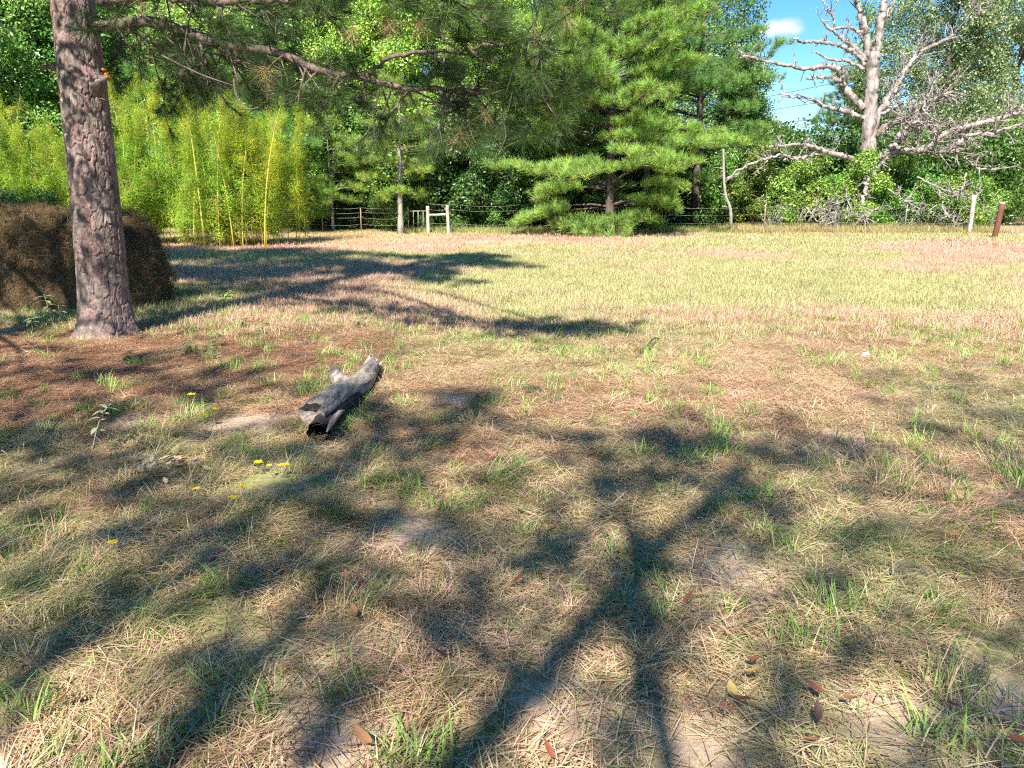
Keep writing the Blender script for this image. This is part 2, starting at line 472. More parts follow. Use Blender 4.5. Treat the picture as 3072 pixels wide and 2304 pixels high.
def make_leafball(s, n, rad, size, cols, up=.5, flat=.8, mat='leaf', asp=.55):
    g = np.random.default_rng(900 + s)
    d = g.normal(0, 1, (n, 3)); d /= np.linalg.norm(d, axis=1)[:, None]
    p = d * (rad * g.uniform(.15, 1, n) ** .5)[:, None]; p[:, 2] *= flat
    nrm = g.normal(0, 1, (n, 3)) + np.array([0, 0, up * 2]) + d * .6; nrm /= np.linalg.norm(nrm, axis=1)[:, None]
    tg = np.cross(nrm, g.normal(0, 1, (n, 3))); tg /= np.linalg.norm(tg, axis=1)[:, None]
    sd = np.cross(nrm, tg)
    L = size * g.uniform(.6, 1.25, n)
    W = L * asp
    fold = nrm * (W * .25)[:, None]
    v = np.stack([p - tg * L[:, None] * .5, p + sd * W[:, None] * .5 + fold, p + tg * L[:, None] * .5, p - sd * W[:, None] * .5 + fold], 1)
    f0 = np.array([[0, 1, 2, 2], [0, 2, 3, 3]])
    f = (np.arange(n)[:, None, None] * 4 + f0[None]).reshape(-1, 4)
    mb = MB(); mb.add(v.reshape(-1, 3), f, np.repeat(mixc(g, n, cols, None, .25), 4, 0))
    return proto('leaf_spray', mb, M[mat])
LG = [(.10, .18, .04), (.14, .22, .055), (.07, .13, .035), (.19, .25, .07)]
P_LEAF = [make_leafball(s, 40, .50, .145, LG) for s in range(5)]
P_LEAF_SM = [make_leafball(10 + s, 50, .42, .10, LG) for s in range(4)]
P_OAK = [make_leafball(20 + s, 46, .52, .135, [(.10, .145, .06), (.15, .19, .085), (.07, .11, .045), (.24, .27, .16)], .2) for s in range(4)]
def make_bamboo_spray(s):
    g = np.random.default_rng(950 + s); n = 80
    t = g.uniform(0, 1, n)
    ax = g.normal(0, .25, 2)
    p = np.stack([ax[0] * t * .5 + g.normal(0, .13, n), ax[1] * t * .5 + g.normal(0, .13, n), t * .7 - .35], -1)
    az = g.uniform(0, 6.28, n)
    c = mixc(g, n, [(.50, .60, .05), (.40, .56, .055), (.64, .64, .07), (.28, .44, .06)])
    mb = MB(); mb.add(*ribbons_free(p, az, g.uniform(-.1, 1.15, n), g.uniform(.11, .22, n), .018, c))
    return proto('bamboo_spray', mb, M['bamboo_leaf'])
def ribbons_free(p, az, el, L, w, c):
    n = len(p)
    d = np.stack([np.cos(el) * np.cos(az), np.cos(el) * np.sin(az), np.sin(el)], -1)
    s = np.stack([-np.sin(az), np.cos(az), np.zeros(n)], -1) * w * .5
    m = p + d * (L * .4)[:, None]
    v = np.stack([p, m + s, p + d * L[:, None] - np.array([0, 0, .2]) * L[:, None], m - s], 1)
    f = (np.arange(n)[:, None, None] * 4 + np.array([[0, 1, 2, 3]])[None]).reshape(-1, 4)
    return v.reshape(-1, 3), f, np.repeat(c, 4, 0)
P_BAMBOO = [make_bamboo_spray(s) for s in range(5)]

# ------------------------------------------------------------------ the ground
PINE = gp2(232, 722)                             # foot of the big pine on the left
BIGPINE = gp2(1316, 506)                         # foot of the bushy pine by the fence
SAND = [(gp(730, 1283), .30), (gp(850, 1228), .28), (gp(650, 1310), .20), (gp(690, 1370), .12), (gp(400, 1260), .25), (gp(1180, 1600), .26), (gp(2220, 1740), .30), (gp(2180, 1690), .22), (gp(1330, 1195), .2),
        (gp(950, 2230), .22), (gp(1700, 2140), .18), (gp(2560, 1330), .28), (gp(2610, 870), .5), (gp(2960, 2050), .14), (gp(2100, 2200), .15), (gp(2700, 2150), .16)]
def f_sand(x, y):
    r = np.zeros_like(x)
    for p, q in SAND:
        dd = np.hypot(x - p.x, (y - p.y) * .8) / q * (.7 + .6 * vnoise(x * 5, y * 5, 31))
        r = np.maximum(r, 1 - sstep(.55, 1.2, dd))
    return r
def f_litter(x, y):
    e = np.hypot((x + 3.9) / 3.6, (y - 7.3) / 2.7)
    a = 1 - sstep(.55, 1.25, e + .55 * (fbm(x * 1.1, y * 1.1, 41) - .5))
    b = .55 * (1 - sstep(.5, 1.3, np.hypot((x - .3) / 2.6, (y - 5.6) / 1.4) + .8 * (fbm(x * 1.3, y * 1.3, 43) - .5)))
    c = 1 - sstep(.6, 1.2, np.hypot((x - BIGPINE.x + 1.2) / 5.2, (y - BIGPINE.y + 1.5) / 2.4) + .5 * (fbm(x * .7, y * .7, 44) - .5))
    return np.clip(np.maximum(np.maximum(a, b), c), 0, 1)
def f_dry(x, y):                                 # the bare, straw-coloured strip before the fence
    return (1 - sstep(.5, 1.2, np.hypot((x + 4.5) / 9.5, (y - 29) / 6.5) + .4 * (fbm(x * .4, y * .4, 46) - .5)))

xs = np.concatenate([-np.geomspace(400, 9, 40), np.linspace(-8.8, 8.8, 150), np.geomspace(9, 400, 40)])
ys = np.concatenate([-np.geomspace(300, 2, 24), np.linspace(-1.8, 12, 150), np.geomspace(12.1, 900, 80)])
X, Y = np.meshgrid(xs, ys)
Z = gz(X, Y)
mb = MB()
ny, nx = X.shape
i = (np.arange(ny - 1)[:, None] * nx + np.arange(nx - 1)[None]).ravel()
xf, yf = X.ravel(), Y.ravel()
cols = np.stack([f_litter(xf, yf), f_sand(xf, yf), f_dry(xf, yf)], -1)
mb.add(np.stack([xf, yf, Z.ravel()], -1), np.stack([i, i + 1, i + nx + 1, i + nx], -1), cols)
gm, n, l = new_mat('meadow_ground')
out = n.new('ShaderNodeOutputMaterial'); p = n.new('ShaderNodeBsdfPrincipled')
p.inputs['Roughness'].default_value = .95; p.inputs['Specular IOR Level'].default_value = .1
tc = n.new('ShaderNodeTexCoord')
def gnoise(scale, detail=6, rough=.6):
    t = n.new('ShaderNodeTexNoise'); t.inputs['Scale'].default_value = scale; t.inputs['Detail'].default_value = detail; t.inputs['Roughness'].default_value = rough
    l.new(tc.outputs['Object'], t.inputs['Vector']); return t.outputs['Fac']
def ramp(src, stops):
    r = n.new('ShaderNodeValToRGB')
    while len(r.color_ramp.elements) < len(stops): r.color_ramp.elements.new(.5)
    for e, (pos, c) in zip(r.color_ramp.elements, stops): e.position = pos; e.color = (*c, 1)
    l.new(src, r.inputs[0]); return r.outputs[0]
def mix(fac, a, b):
    m = n.new('ShaderNodeMix'); m.data_type = 'RGBA'
    l.new(fac, m.inputs['Factor']); l.new(a, m.inputs['A']); l.new(b, m.inputs['B']); return m.outputs['Result']
straw = ramp(gnoise(60, 8, .7), [(.3, (.20, .15, .09)), (.5, (.34, .27, .16)), (.7, (.46, .39, .25))])
grn = ramp(gnoise(42, 8, .7), [(.3, (.13, .14, .04)), (.55, (.28, .28, .10)), (.72, (.42, .39, .18))])
field = mix(ramp(gnoise(.9, 5), [(.40, (0, 0, 0)), (.62, (1, 1, 1))]), straw, grn)
lit = ramp(gnoise(70, 8, .75), [(.3, (.10, .055, .035)), (.5, (.22, .125, .08)), (.7, (.36, .215, .14))])
sand = ramp(gnoise(25, 8, .6), [(.3, (.42, .295, .20)), (.7, (.62, .455, .325))])
dry = ramp(gnoise(30, 8, .7), [(.3, (.33, .235, .14)), (.7, (.52, .40, .26))])
ca = n.new('ShaderNodeAttribute'); ca.attribute_name = 'col'
sp = n.new('ShaderNodeSeparateColor'); l.new(ca.outputs['Color'], sp.inputs[0])
c = mix(sp.outputs[2], field, dry); c = mix(sp.outputs[0], c, lit); c = mix(sp.outputs[1], c, sand)
l.new(c, p.inputs['Base Color'])
bp = n.new('ShaderNodeBump'); bp.inputs['Strength'].default_value = .8; bp.inputs['Distance'].default_value = .02
l.new(gnoise(38, 8, .75), bp.inputs['Height']); l.new(bp.outputs[0], p.inputs['Normal'])
l.new(p.outputs[0], out.inputs[0])
ground = mb.build('ground', gm, None, True)
tag(ground, 'sandy meadow ground', 'ground', kind='structure')

# ------------------------------------------------------------------ grass and litter
def region(n, y0, y1, side=.80, extra=1.2):     # random points of the view wedge, even per square metre
    g = rng
    y = np.sqrt(g.uniform(0, 1, n) * (y1 ** 2 - y0 ** 2) + y0 ** 2)
    x = g.uniform(-1, 1, n) * (side * y + extra)
    return x, y
def lay(name, label, n, y0, y1, protos, dens, scl, tint, tilt=.15, cat='grass', spin=None, side=.80):
    x, y = region(n, y0, y1, side)
    keep = rng.uniform(0, 1, n) < np.clip(dens(x, y), 0, 1)
    keep &= np.hypot(x - PINE.x, y - PINE.y) > .33
    x, y = x[keep], y[keep]; k = len(x)
    z = gz(x, y)
    sz = rng.uniform(scl[0], scl[1], k)
    rot = np.stack([rng.normal(0, tilt, k) * .5, rng.normal(0, tilt, k) * .5, rng.uniform(0, 6.28, k) if spin is None else spin(x, y)], -1)
    o = scatter(name, np.stack([x, y, z], -1), rot, sz, tint(x, y, k), protos)
    return tag(o, label, cat, kind='stuff')
def tint_near(x, y, k):
    t = rng.uniform(.72, 1.25, (k, 1)) * np.array([1.22, 1.10, 1.10])
    g_ = fbm(x * .8, y * .8, 51)[:, None]
    return t * (1 + (g_ - .5) * np.array([-.35, .12, -.3]))
def tint_field(x, y, k):
    t = rng.uniform(.85, 1.18, (k, 1)) * np.array([1.12, 1.06, 1.12])
    g_ = sstep(.35, .65, fbm(x * .33, y * .33, 53))[:, None]
    d_ = f_dry(x, y)[:, None]
    t = t * (1 + (g_ - .5) * np.array([-.22, .10, -.30]))
    return t * (1 - d_) + d_ * t * np.array([1.12, .90, 1.0])
nolit = lambda x, y: 1 - (.84 + .14 * sstep(.45, .55, fbm(x * 1.6, y * 1.6, 74))) * f_litter(x, y)
lay('dry_thatch', 'dry straw coloured grass matted flat over the near ground', 5600, 1.2, 10.5, P_THATCH,
    lambda x, y: nolit(x, y) * (1 - .88 * f_sand(x, y)) * (.62 + .5 * fbm(x * 1.5, y * 1.5, 61)), (.7, 1.25), tint_near)
lay('grass_sprouts', 'green grass sprouts standing up through the straw', 3600, 1.2, 11, P_TUFT,
    lambda x, y: (1 - .55 * f_litter(x, y)) * (1 - .8 * f_sand(x, y)) * sstep(.38, .68, fbm(x * 1.7, y * 1.7, 63)) * 1.1, (.6, 1.5), lambda x, y, k: rng.uniform(.9, 1.7, (k, 1)) * np.array([.95, 1.08, .9]), .3)
lay('straw_tussocks', 'tussocks of straw spilling outward over the near ground', 1500, 1.3, 10, P_MOUND,
    lambda x, y: (1 - .75 * f_litter(x, y)) * (1 - .9 * f_sand(x, y)) * (.25 + .75 * sstep(.42, .62, fbm(x * 2.1, y * 2.1, 69))), (.5, 1.1), tint_near, .25)
def long_dens(x, y):
    a = 1 - sstep(.6, 1.3, np.hypot((x + 1.7) / 1.6, (y - 3.6) / 1.35) + .5 * (fbm(x * 2, y * 2, 65) - .5))
    b = 1 - sstep(.6, 1.3, np.hypot((x - 2.7) / 1.3, (y - 3.3) / 1.3) + .5 * (fbm(x * 2, y * 2, 66) - .5))
    return np.maximum(np.maximum(a, b), .10 * sstep(.45, .7, fbm(x, y, 67))) * (1 - .9 * f_sand(x, y))
lay('combed_grass', 'long grass combed over in arching green and straw swathes', 1500, 1.4, 9, P_LONG, long_dens, (.6, 1.05), tint_near, .2,
    spin=lambda x, y: .4 + 1.1 * (fbm(x * .9, y * .9, 68) - .5) * 4 + rng.normal(0, .35, len(x)))
lay('pine_litter', 'fallen rust brown pine needles carpeting the ground', 7000, 1.4, 13, P_LITTER,
    lambda x, y: np.maximum(f_litter(x, y), .10) * (1 - .5 * f_sand(x, y)), (.8, 1.25), lambda x, y, k: rng.uniform(.7, 1.3, (k, 1)) * np.ones((k, 3)), .08, 'needle litter')
lay('meadow_grass', 'short straw and yellow green meadow grass in the sun', 17000, 8.2, 24, P_FIELD,
    lambda x, y: (1 - .92 * f_litter(x, y)) * (1 - .55 * f_sand(x, y)) * (1 - .45 * f_dry(x, y)) * sstep(7.8, 11, y + 1.5 * (fbm(x, y, 71) - .5)), (.75, 1.2), tint_field, .15)
lay('meadow_grass', 'short yellow green meadow grass spreading to the fences', 17000, 20, 46, P_FAR,
    lambda x, y: (1 - .9 * f_litter(x, y)) * (1 - .6 * f_dry(x, y)) * sstep(19, 25, y), (.6, 1.05), tint_field, .12)
lay('distant_grass', 'sunlit grass of the far clearing beyond the posts', 4200, 44, 78, P_FAR, lambda x, y: np.where(x > 18, 1.0, .25), (.9, 1.6), tint_field, .1, side=.9)

# ------------------------------------------------------------------ trees: generators
def bez(a, b, c, n):
    t = np.linspace(0, 1, n)[:, None]
    return (1 - t) ** 2 * np.asarray(a) + 2 * t * (1 - t) * np.asarray(b) + t * t * np.asarray(c)
def polyline(pts, n):                            # smooth (Catmull-Rom) resampling
    p = np.asarray([tuple(q) for q in pts], float)
    if len(p) < 3: return np.linspace(p[0], p[-1], n)
    e = np.vstack([2 * p[0] - p[1], p, 2 * p[-1] - p[-2]])
    u = np.linspace(0, len(p) - 1 - 1e-6, n); k = u.astype(int); t = (u - k)[:, None]
    a, b, c, d = e[k], e[k + 1], e[k + 2], e[k + 3]
    return .5 * (2 * b + (c - a) * t + (2 * a - 5 * b + 4 * c - d) * t ** 2 + (3 * b - a - 3 * c + d) * t ** 3)

def pine(loc, H, zb, Lmax, seed, label, group=None, tint=(1, 1, 1), tuft=1.0, per=1.0, tr_=None, bark='bark_far', name='pine_tree', shape=.75, gap=0.0, lower=None, protos=None, cat='pine tree', rise=.25, step=(.32, .55), limbs=(3, 6), inner=.28, lean=None):
    g = np.random.default_rng(seed)
    x0, y0 = loc[0], loc[1]
    z0 = gzf(x0, y0) - .08
    t = thing(name, label, cat, (x0, y0, z0), group)
    tr_ = tr_ or .014 * H + .04
    rl_ = g.normal(0, .02, 2) * H
    lin = lean or (0, 0)
    def tp(z): return np.array([x0 + rl_[0] * (z / H) ** 2 + lin[0] * z / H, y0 + rl_[1] * (z / H) ** 2 + lin[1] * z / H, z0 + z])
    zz = np.linspace(0, H, 16)
    mb = MB(); mb.tube([tp(z) for z in zz], tr_ * (1 - .93 * zz / H) * (1 + .35 * np.exp(-zz / .35)), 10, rough=.06, seed=seed)
    P, D, S = [], [], []
    z = zb
    while z < H - .3:
        q = (z - zb) / (H - zb)
        prof = (1 - q) ** shape * (.55 + .45 * sstep(0, .15, np.array(q)))
        if lower is not None and q < .12: prof *= lower
        for k in range(g.integers(*limbs)):
            if g.uniform() < gap: continue
            a = g.uniform(0, 6.28); L = Lmax * float(prof) * g.uniform(.55, 1.12) + .25
            h = np.array([math.cos(a), math.sin(a), 0]); s0 = tp(z + g.uniform(-.15, .15))
            up = rise * g.uniform(.3, 1.4)
            drop = (.38 - .75 * q) * g.uniform(.4, 1.1)
            pts = bez(s0, s0 + h * L * .5 + np.array([0, 0, L * up * .6]), s0 + h * L + np.array([0, 0, L * (up - drop)]), 6)
            mb.tube(pts, np.linspace(.012 + .011 * L, .008, 6), 5, cap=False)
            sd = np.array([-h[1], h[0], 0])
            nt = max(3, int(L * 5.2 * per))
            for m in range(nt):
                s = inner + (1 - inner) * (m + g.uniform()) / nt
                c = pts[0] * (1 - s) ** 2 + 2 * s * (1 - s) * (s0 + h * L * .5 + np.array([0, 0, L * up * .6])) + s * s * pts[-1]
                w = (.10 + .34 * L * (1 - s) + .12 * L) * g.uniform(-1, 1)
                pp = c + sd * w + h * abs(w) * .45 + np.array([0, 0, g.uniform(-.06, .12) - abs(w) * .06])
                P.append(pp); D.append(h * g.uniform(.2, .8) + sd * np.sign(w) * g.uniform(.1, .6) + np.array([0, 0, g.uniform(.45, 1.2)])); S.append(g.uniform(.75, 1.2))
                if abs(w) > .35 and m % 3 == 0: mb.tube([c, pp], [.010, .005], 3, cap=False)
        z += g.uniform(*step)
    P.append(tp(H)); D.append(np.array([0, 0, 1.0])); S.append(1.0)
    mb.build('trunk', M[bark], t, True)
    P, D, S = np.array(P), np.array(D), np.array(S)
    tn = np.asarray(tint) * g.uniform(.75, 1.25, (len(P), 1)) * (1 + g.normal(0, .05, (len(P), 3)))
    scatter('crown', P, dir_rot(D), S * tuft, tn, protos or P_NEED_FAR, t)
    return t

def broadleaf(loc, H, zb, rad, seed, label, group=None, tint=(1, 1, 1), n=900, scl=1.0, lobes=14, protos=None, bark='bark_far', name='broadleaf_tree', cat='tree', tr_=None, squash=1.0, dead=0):
    g = np.random.default_rng(seed)
    x0, y0 = loc[0], loc[1]; z0 = gzf(x0, y0) - .08
    t = thing(name, label, cat, (x0, y0, z0), group)
    tr_ = tr_ or .013 * H + .03
    mb = MB()
    bend = g.normal(0, .25, (3, 2))
    stem = polyline([(x0, y0, z0), (x0 + bend[0, 0] * .4, y0 + bend[0, 1] * .4, z0 + H * .3), (x0 + bend[1, 0], y0 + bend[1, 1], z0 + H * .6), (x0 + bend[2, 0], y0 + bend[2, 1], z0 + H * .92)], 12)
    mb.tube(stem, np.linspace(tr_, .03, 12) * (1 + .4 * np.exp(-np.arange(12) / 1.0)), 9, rough=.08, seed=seed)
    P, D = [], []
    cs = []
    for k in range(lobes):
        q = (k + g.uniform(.1, .9)) / lobes
        z = zb + (H - zb) * q
        pr = math.sin(math.pi * min(1, .22 + .74 * q)) ** .7
        a = k * 2.4 + g.uniform(-.5, .5)
        rr = rad * pr * g.uniform(.35, .85)
        c = np.array([x0 + math.cos(a) * rr, y0 + math.sin(a) * rr, z0 + z])
        lr = rad * g.uniform(.30, .52) * (.6 + .4 * pr)
        cs.append((c, lr))
        b = stem[min(11, int(max(0, (z - lr * .8) / H) * 12))]
        mb.tube(bez(b, (b + c) / 2 + np.array([0, 0, .25]), c, 5), np.linspace(tr_ * .42 * (1 - .6 * q), .012, 5), 5, cap=False)
        m = int(n / lobes)
        d = g.normal(0, 1, (m, 3)); d /= np.linalg.norm(d, axis=1)[:, None]
        rr_ = g.uniform(.25, 1.0, m) ** .45 * (.8 + .35 * vnoise(d[:, 0] * 2.2 + k, d[:, 1] * 2.2 + d[:, 2] * 1.7, seed % 97))
        P.append(c + d * (lr * rr_)[:, None] * np.array([1, 1, .72 * squash])); D.append(d + np.array([0, 0, .8]) + g.normal(0, .3, (m, 3)))
    P, D = np.vstack(P), np.vstack(D)
    P[:, 2] = np.maximum(P[:, 2], z0 + .15)
    mb.build('trunk', M[bark], t, True)
    tn = np.asarray(tint) * g.uniform(.7, 1.3, (len(P), 1)) * (1 + g.normal(0, .06, (len(P), 3)))
    scatter('crown', P, dir_rot(D), g.uniform(.7, 1.25, len(P)) * scl, tn, protos or P_LEAF, t)
    return t

# ------------------------------------------------------------------ the big pine on the left
def cells(u, v, per, s):                         # jittered cells, periodic in u: nearest, second nearest and cell id
    iu, iv = np.floor(u), np.floor(v)
    d1 = np.full(u.shape, 9.0); d2 = d1.copy(); ids = np.zeros(u.shape)
    for a in (-1, 0, 1):
        for b in (-1, 0, 1):
            cu, cv = iu + a, iv + b
            wu = np.mod(cu, per)
            px_ = cu + .15 + .7 * hash2(wu, cv, s); py_ = cv + .15 + .7 * hash2(wu, cv, s + 1)
            d = np.hypot(u - px_, v - py_)
            new = d < d1
            d2 = np.where(new, d1, np.minimum(d2, d)); ids = np.where(new, hash2(wu, cv, s + 2), ids); d1 = np.minimum(d1, d)
    return d1, d2, ids
pine_root = thing('pine_tree', 'big near pine with scaly reddish grey bark standing in its needle litter', 'pine tree', (PINE.x, PINE.y, 0))
HT = 13.5
zr = np.concatenate([np.linspace(-.15, 5.4, 560), np.linspace(5.45, HT, 60)])
nu = 200
th = np.arange(nu) / nu * 2 * math.pi
TH, ZZ = np.meshgrid(th, zr)
rb = (.262 - .0135 * np.clip(ZZ, 0, None)) + .012 * (vnoise(ZZ * 1.1, ZZ * 0, 5) - .5)
rb = np.maximum(rb, .03)
rb += .085 * np.exp(-np.clip(ZZ, 0, None) / .20) * (1 + .5 * np.sin(TH * 5 + 1.0))
U = TH / (2 * math.pi)
CT, ST = np.cos(TH), np.sin(TH)
wu = .9 * (fbm(CT * 2.2 + 7, ZZ * 3.2 + ST * 2.2, 7) - .5) + .35 * (vnoise(CT * 7 + 3, ZZ * 12 + ST * 7, 8) - .5)
wv = 1.3 * (fbm(CT * 2.6 + 21, ZZ * 2.4 + ST * 2.6, 9) - .5)
d1, d2, idc = cells(U * 22 + wu, ZZ * 5.5 + wv * 1.6, 22, 11)
e1, e2, ide = cells(U * 46 + wu * 2.5, ZZ * 20 + wv * 4, 46, 15)
flk = vnoise(CT * 9 + 5, ZZ * 30 + ST * 9, 12)
deep = .35 + .65 * vnoise(CT * 3 + 40, ZZ * 4 + ST * 3, 13)
plate = 1 - deep * (1 - sstep(.0, .17, d2 - d1))
fine = sstep(.0, .22, e2 - e1)
disp = .018 * plate + .011 * idc * plate + .0035 * fine * plate + .0045 * ide + .004 * flk
# the swollen scar where limbs broke off and the burl beside it
def bump_at(px, py, amp, wu_, wz):
    c = at(px, py, PINE.y - .25)
    a0 = math.atan2(c.y - PINE.y, c.x - PINE.x)
    dth = np.angle(np.exp(1j * (TH - a0)))
    return amp * np.exp(-(dth / wu_) ** 2 - ((ZZ - c.z) / wz) ** 2)
disp = disp + bump_at(268, 225, .035, .55, .10) + bump_at(335, 245, .085, .38, .075) + bump_at(170, 240, .03, .4, .1)
RR = rb - .02 + disp
cx = PINE.x + .020 * ZZ + .02 * np.sin(ZZ * .9)
cy = PINE.y + .006 * ZZ
V = np.stack([cx + RR * np.cos(TH), cy + RR * np.sin(TH), ZZ], -1).reshape(-1, 3)
nr = len(zr)
ii = np.arange(nr - 1)[:, None] * nu; jj = np.arange(nu)[None]; kk = (jj + 1) % nu
mb = MB()
tone = (.82 + .25 * idc + .22 * ide)[..., None] * np.array([1, 1, 1]) * (1 + .12 * (ide[..., None] - .5))
tone = tone * np.where(hash2(np.floor(idc * 4096), np.floor(idc * 64), 3)[..., None] > .6, np.array([1.12, .97, .98]), np.array([.98, 1.0, 1.0]))
mb.add(V, np.stack([ii + jj, ii + kk, ii + nu + kk, ii + nu + jj], -1).reshape(-1, 4), tone.reshape(-1, 3))
ptrunk = mb.build('trunk', M['bark_near'], pine_root, True)
# resin wound
g = np.random.default_rng(31)
mb = MB()
c0 = at(262, 211, PINE.y - .30)
for k in range(7):
    q = c0 + Vector((g.uniform(-.05, .06), 0, g.uniform(-.05, .05)))
    dx = q.x - PINE.x
    yy = PINE.y - math.sqrt(max(.0, .255 ** 2 - dx * dx)) - .005
    mb.tube([(q.x - .03, yy + .02, q.z + g.uniform(-.02, .02)), (q.x, yy - .012, q.z), (q.x + .035, yy + .02, q.z - g.uniform(0, .03))], [.008, .022, .006], 6)
mb.build('resin_wound', M['resin'], ptrunk, True)['label'] = 'orange resin wound in the bark'
# broken stubs
for (px, py, L, rr, ax) in ((345, 240, .14, .035, .9), (338, 432, .07, .014, .6), (350, 90, .10, .012, .7), (345, 300, .12, .008, .8), (175, 205, .16, .03, -.9)):
    a = at(px, py, PINE.y - .05)
    a.x = PINE.x + .02 * a.z + (.2 if ax > 0 else -.2)
    mb = MB(); mb.tube(polyline([a, a + Vector((L * ax * .6, -.04, .01)), a + Vector((L * ax * 1.1, -.06, -.01))], 5), np.linspace(rr * 1.3, rr * .7, 5), 8, rough=.15, seed=3)
    mb.build('broken_stub', M['limb'], ptrunk, True)

TP, TD, TS, TT = [], [], [], []                  # needle tufts of this pine
BP, BD, BS = [], [], []                          # its brown, dying tufts
def dress(mb, pts, g, n, tl, droop, green=1.0, nt=4, s0=.22, tone=(.9, 1.1)):
    """side twigs with needle tufts along one limb"""
    m = len(pts)
    for k in range(n):
        s = s0 + (1 - s0) * (k + g.uniform()) / n
        c = pts[min(m - 2, int(s * (m - 1)))]
        lg = pts[min(m - 1, int(s * (m - 1)) + 1)] - c; lg = lg / (np.linalg.norm(lg) + 1e-9)
        a = g.uniform(0, 6.28)
        rd = np.array([math.cos(a), math.sin(a), 0])
        d = lg * g.uniform(.3, .9) + rd * g.uniform(.3, .9) + np.array([0, 0, g.uniform(-droop, .25)])
        d = d / np.linalg.norm(d)
        L = tl * g.uniform(.45, 1.15) * (1.15 - .5 * s)
        e = c + d * L + np.array([0, 0, -.25 * L * droop])
        tw = bez(c, c + d * L * .5, e, 5)
        mb.tube(tw, np.linspace(.011, .005, 5), 4, cap=False)
        for q in range(nt):
            u = 1 - .75 * q / nt * g.uniform(.6, 1.1)
            p = tw[0] * (1 - u) + tw[-1] * u
            o = g.normal(0, .5, 3); o[2] = g.uniform(-.5 * droop, .6)
            o = o + d * .8; o /= np.linalg.norm(o)
            l2 = g.uniform(.06, .28)
            mb.tube([p, p + o * l2], [.005, .004], 3, cap=False)
            if g.uniform() < green:
                TP.append(p + o * l2); TD.append(o + np.array([0, 0, .2])); TS.append(g.uniform(.75, 1.15)); TT.append(g.uniform(*tone))
            elif g.uniform() < .05:
                BP.append(p + o * l2); BD.append(np.array([o[0] * .25, o[1] * .25, -1.0])); BS.append(g.uniform(.7, 1.0))
def pine_limb(pts, r0, r1, seed, n, tl, droop, green=1.0, nt=4, s0=.22, label=None, tone=(.9, 1.1)):
    g = np.random.default_rng(seed)
    pl = polyline(pts, 30)
    pl[1:-1] += g.normal(0, .012, (28, 3))
    mb = MB(); mb.tube(pl, np.linspace(r0, r1, 30), 8, rough=.10, seed=seed)
    tb = MB()
    dress(tb, pl, g, n, tl, droop, green, nt, s0, tone)
    o = mb.build('branch', M['limb'], pine_root, True)
    tb.build('twig_growth', M['limb'], o)['kind'] = 'stuff'
    if label: o['label'] = label
    return pl
py0 = PINE.y
l1 = pine_limb([at2(205, 60, py0), at2(330, 48, py0 - .25), at2(440, 84, py0 - .5), at2(530, 102, py0 - .7), at2(615, 120, py0 - .9), at2(690, 152, py0 - 1.1), at2(770, 166, py0 - 1.3), at2(870, 186, py0 - 1.5), at2(965, 192, py0 - 1.7), at2(1045, 200, py0 - 1.8)],
               .062, .016, 1, 44, .62, .8, .72, 5, .06, 'long grey limb sweeping down to the right', (.45, .8))  # low tone range puts crown shade into the tuft colour, as on other low limbs
l2 = pine_limb([at2(215, 5, py0), at2(330, -8, py0 - .5), at2(460, 8, py0 - .9), at2(580, 2, py0 - 1.2), at2(700, 10, py0 - 1.4)], .05, .014, 2, 24, .6, .6, .8, 5, .10, None, (.45, .8))
# upper limbs, reaching forward and over: their ends hang into the top of the view
l3 = pine_limb([(PINE.x + .1, py0, 5.0), (PINE.x + 1.6, py0 - 1.0, 5.25), at2(720, -60, 7.2), at2(900, -25, 6.8), at2(1010, 20, 6.6)], .055, .012, 3, 16, .45, .45, .7, 4, .5, None, (.9, 1.5))
l4 = pine_limb([(PINE.x + .1, py0, 5.5), (PINE.x + 2.0, py0 - 1.2, 5.9), at2(960, -90, 7.0), at2(1150, -45, 6.8), at2(1290, 0, 6.6)], .055, .012, 4, 16, .45, .45, .7, 4, .55, None, (.8, 1.3))
l5 = pine_limb([tuple(l1[20]), at2(850, 120, 7.6), at2(970, 110, 7.3), at2(1090, 95, 7.0), at2(1190, 85, 6.8)], .022, .010, 5, 15, .4, .6, .8, 4, .4, None, (.7, 1.0))
l6 = pine_limb([tuple(l1[25]), at2(990, 200, 7.4), at2(1090, 195, 7.2), at2(1180, 180, 7.0)], .018, .008, 6, 18, .45, .7, .8, 4, .25, None, (.7, 1.05))
l7 = pine_limb([(PINE.x, py0, 4.6), (PINE.x - .9, py0 - .6, 4.55), (PINE.x - 2.0, py0 - 1.0, 4.3), (PINE.x - 3.0, py0 - 1.4, 4.0)], .045, .012, 7, 34, .6, .6, .8, 4, .2, None, (.5, .85))
l8 = pine_limb([(PINE.x + .1, py0 + .1, 3.9), at2(330, 95, py0 + .8), at2(430, 110, py0 + 1.2), at2(520, 130, py0 + 1.6)], .03, .010, 8, 34, .62, .8, .85, 5, .15, None, (.5, .8))
g = np.random.default_rng(77)
ncut = len(TP)
for k in range(30):                              # the crown above the view
    z = 5.4 + k * .27
    a = g.uniform(0, 6.28) if k > 8 else g.uniform(.6, 3.6)
    L = 3.9 * (1 - (k / 30) ** 1.8) * g.uniform(.6, 1.1) + .5
    h = np.array([math.cos(a), math.sin(a), 0])
    s0 = np.array([PINE.x + .02 * z, py0, z])
    pine_limb([s0, s0 + h * L * .5 + np.array([0, 0, .25 * L * .5]), s0 + h * L + np.array([0, 0, .05 * L])], .018 + .010 * L, .01, 300 + k, int(8 + L * 5), .6, .3, .97, 4, .3)
